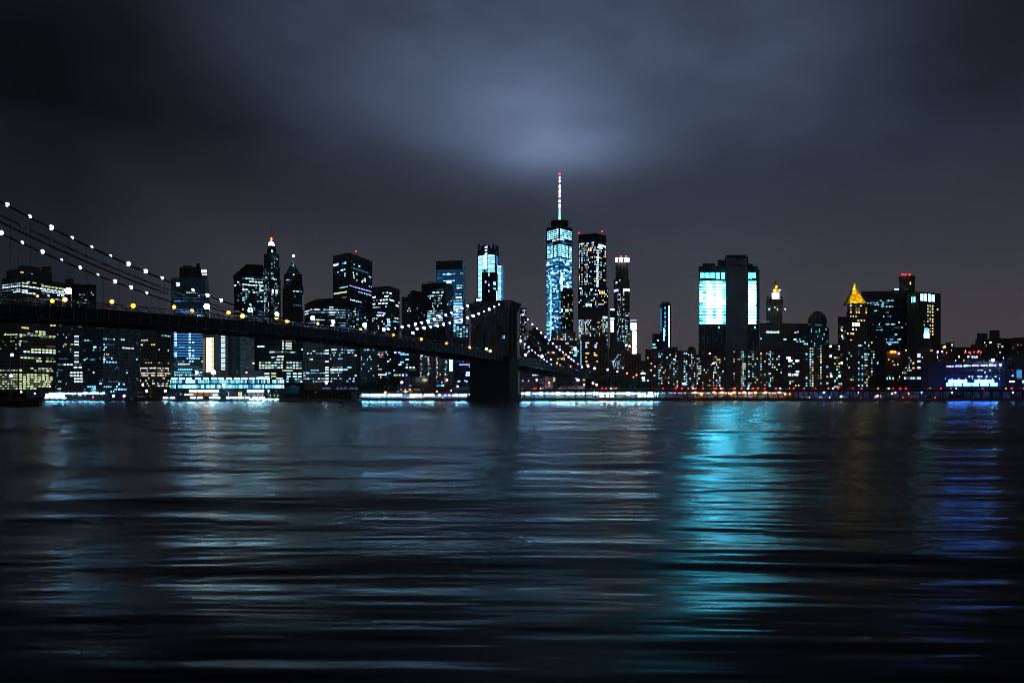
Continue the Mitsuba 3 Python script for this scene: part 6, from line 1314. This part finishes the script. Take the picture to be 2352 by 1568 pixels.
for i, (kind, u) in enumerate((('van', 1292), ('van', 1300.5), ('truck', 1314), ('van', 1326), ('truck', 1334))):
    vehicle(kind, X(u, 938), 938.0, Z(894.2, 925), .1, f'pale {"box truck" if kind == "truck" else "van"} on the elevated highway below the bridge end, {ORD[i]} from the left', 'pale vans and trucks on the highway', 0)
park = [('truck', 1630), ('van', 1646), ('car', 1656), ('truck', 1668), ('van', 1696), ('car', 1705), ('truck', 1718), ('van', 1730), ('truck', 1752), ('car', 1763), ('van', 1775), ('car', 1540), ('car', 1556), ('van', 1575),
        ('van', 1840), ('truck', 1862), ('van', 1884), ('car', 1903), ('truck', 1936), ('van', 1955), ('car', 1972), ('van', 2002), ('truck', 2020), ('car', 2070), ('truck', 2100), ('van', 2130), ('car', 2155), ('truck', 2205), ('van', 2240), ('car', 2290), ('van', 2320)]
for i, (kind, u) in enumerate(park):
    vehicle(kind, X(u, 932), 932.0 + (i % 3), 2.2, rg.choice((0, math.pi)) + rg.uniform(-.08, .08), f'{ {"truck": "box truck", "van": "van", "car": "car"}[kind]} parked under the elevated highway, {ORD[i]} vehicle from the left', 'vehicles parked under the highway', i, lights=[(-1, 'red')] if i in (21, 23, 24, 26, 20) else None)
# --- lit promenade canopies left of the bridge tower
CN = thing('promenade_canopy', 'long waterfront canopy with violet-white strip lights, left of the stone bridge tower', 'canopy')
add(CN + '__roof', box(X(830, 912), X(1082, 912), 911, 926, Z(905.2, 912), Z(904.2, 912)), 'steel')
for i in range(23): add(CN + '__post', beam((X(832 + i * 11.3, 913), 913, 2.2), (X(832 + i * 11.3, 913), 913, Z(905.2, 912)), .35), 'steel')
HL.key, HL.D, HL.n = CN, 912, 0; HL.front = np.array([[X(820, 913.6), 913.6], [X(1090, 913.6), 913.6]])
HL.run(0, 907.6, [(830.5, 848, 'hot_blue'), (850, 886, 'hot_blue'), (890, 924, 'hot_blue'), (941, 971, 'hot_blue'), (973, 996, 'hot'), (1005, 1015, 'hot_warm'), (1018, 1046, 'violet'), (1044, 1074, 'hot_blue'), (1076, 1081, 'hot_blue')], 4.6, name='strip_light', gap=9)
HL.run(0, 912.8, [(857, 865, 'blue'), (868, 874, 'white'), (911, 922, 'amber_dim'), (932, 942, 'amber'), (943, 955, 'hot_warm'), (956, 971, 'amber'), (974, 1000, 'amber_dim'), (1014, 1020, 'violet'), (1022, 1064, 'white_dim')], 2.8, name='stall_light', gap=5)
add('canopy_wall', box(X(826, 927), X(1086, 927), 927, 928, 2.2, Z(900, 927)), 'concrete'); labels['canopy_wall'] = {'label': 'dark wall behind the strip-lit waterfront canopy', 'category': 'wall'}
# lit back wall below the white highway lights
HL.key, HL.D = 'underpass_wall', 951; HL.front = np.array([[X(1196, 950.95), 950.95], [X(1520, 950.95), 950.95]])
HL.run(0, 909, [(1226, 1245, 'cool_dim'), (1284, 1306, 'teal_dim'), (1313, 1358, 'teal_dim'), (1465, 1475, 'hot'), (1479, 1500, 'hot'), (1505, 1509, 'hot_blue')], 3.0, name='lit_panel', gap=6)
# yellow gantry on the highway by the bridge tower
gy_ = thing('crane_gantry', 'small yellow lattice gantry on the elevated highway, right of the stone bridge tower', 'gantry')
scene['yellow_paint'] = plain((.6, .35, .04), .5, 2.0, .3)
zb, zt = Z(894, 930), Z(886.5, 930)
add(gy_ + '__beam', join([beam((X(1250, 930), 930, zt), (X(1270, 930), 930, zt), .5), beam((X(1250, 930), 930, zb + .4), (X(1270, 930), 930, zb + .4), .3)]), 'yellow_paint')
add(gy_ + '__lattice', join([beam((X(1250 + i * 5, 930), 930, zb), (X(1255 + i * 5, 930), 930, zt), .25) for i in range(4)] + [beam((X(1255 + i * 5, 930), 930.3, zb), (X(1250 + i * 5, 930), 930.3, zt), .25) for i in range(4)]), 'yellow_paint')
bulb(gy_ + '__lamp', (X(1262, 930), 928.6, zt + .8), .5, 'amber')
# --- trees on the shore
def tree(u, v, D, r, label, seed, base=2.2):
    rg = np.random.default_rng(seed)
    k = thing('tree', label, 'tree')
    h = Z(v, D) - base
    x = X(u, D)
    limbs = [tube([(x, D, base), (x + .2, D, base + h * .35), (x + .1, D + .2, base + h * .6)], [.35, .26, .16], 6)]
    cl = []
    for i in range(9):
        a, q = rg.uniform(0, 6.28), rg.uniform(.3, 1) * r
        c = np.array([x + math.cos(a) * q, D + math.sin(a) * q, base + h * rg.uniform(.45, .88)])
        limbs.append(tube([(x + .1, D, base + h * .4), (x + (c[0] - x) * .5, D + (c[1] - D) * .5, base + h * .5), c], [.14, .1, .04], 4))
        cl.append((c, rg.uniform(.28, .5) * r))
    cl.append((np.array([x, D, base + h * .8]), .5 * r))
    add(k + '__trunk', join(limbs), 'bark')
    pos = np.concatenate([c + rg.normal(size=(170, 3)) * q * np.array([.62, .62, .5]) for c, q in cl])
    n = len(pos)
    s = rg.uniform(.16, .42, (n, 1))
    d1 = rg.normal(size=(n, 3)); d1 /= np.linalg.norm(d1, axis=1, keepdims=True)
    d2 = np.cross(d1, rg.normal(size=(n, 3))); d2 /= np.linalg.norm(d2, axis=1, keepdims=True)
    v_ = np.stack([pos - d1 * s, pos + d2 * s * .6, pos + d1 * s, pos - d2 * s * .6], 1).reshape(-1, 3)
    i4 = np.arange(n)[:, None] * 4
    add(k + '__crown', trimesh.Trimesh(v_, np.vstack([i4 + [0, 1, 2], i4 + [0, 2, 3]]), process=False), 'leaf_card')


scene['leaf_card'] = {'type': 'twosided', 'b': scene['leaf']}
for i, (u, v, D, r) in enumerate(((836, 889, 940, 6), (849, 878, 945, 7), (862, 872, 945, 8), (876, 870, 945, 8), (890, 873, 943, 8), (902, 881, 940, 6), (1100 - 5, 893, 935, 5))):
    tree(u, v, D, r, f'dark leafy tree on the shore under the bridge, {ORD[i]} from the left in its row', 50 + i)
for i, (u, v, D, r) in enumerate(((-12, 893, 446, 3), (8, 898, 440, 2.2), (40, 900, 444, 1.8), (56, 901, 446, 1.6))):
    tree(u, v, D, r, f'dark bush-like tree on the near bank at the left edge, {ORD[i]} from the left', 70 + i, base=2.6)
for i, (u, v, D, r) in enumerate(((1290, 874, 960, 6), (1308, 878, 962, 6), (1385, 876, 990, 7), (1407, 880, 985, 6))):
    tree(u, v, D, r, f'dark leafy tree below the bridge end right of the stone tower, {ORD[i]} from the left', 80 + i)

# ------------------------------------------------------------------ the damp night air, round everything
scene['air'] = {'type': 'homogeneous', 'albedo': rgb(.95, .95, .95), 'sigma_t': 1.2e-5, 'phase': {'type': 'hg', 'g': .8}}
scene['haze'] = {'type': 'cube', 'to_world': T().translate([0, 3700, 279]).scale([6100, 4400, 283]), 'bsdf': {'type': 'null'}, 'interior': {'type': 'ref', 'id': 'air'}}
labels['haze'] = {'kind': 'stuff', 'label': 'thin night haze over the river and the city'}
scene['camera']['medium'] = {'type': 'ref', 'id': 'air'}

# groups that nothing uses are dropped
used = {d['g']['id'] for d in scene.values() if d.get('type') == 'instance'}
for k in [k for k, d in scene.items() if d.get('type') == 'shapegroup' and k not in used]:
    del scene[k]
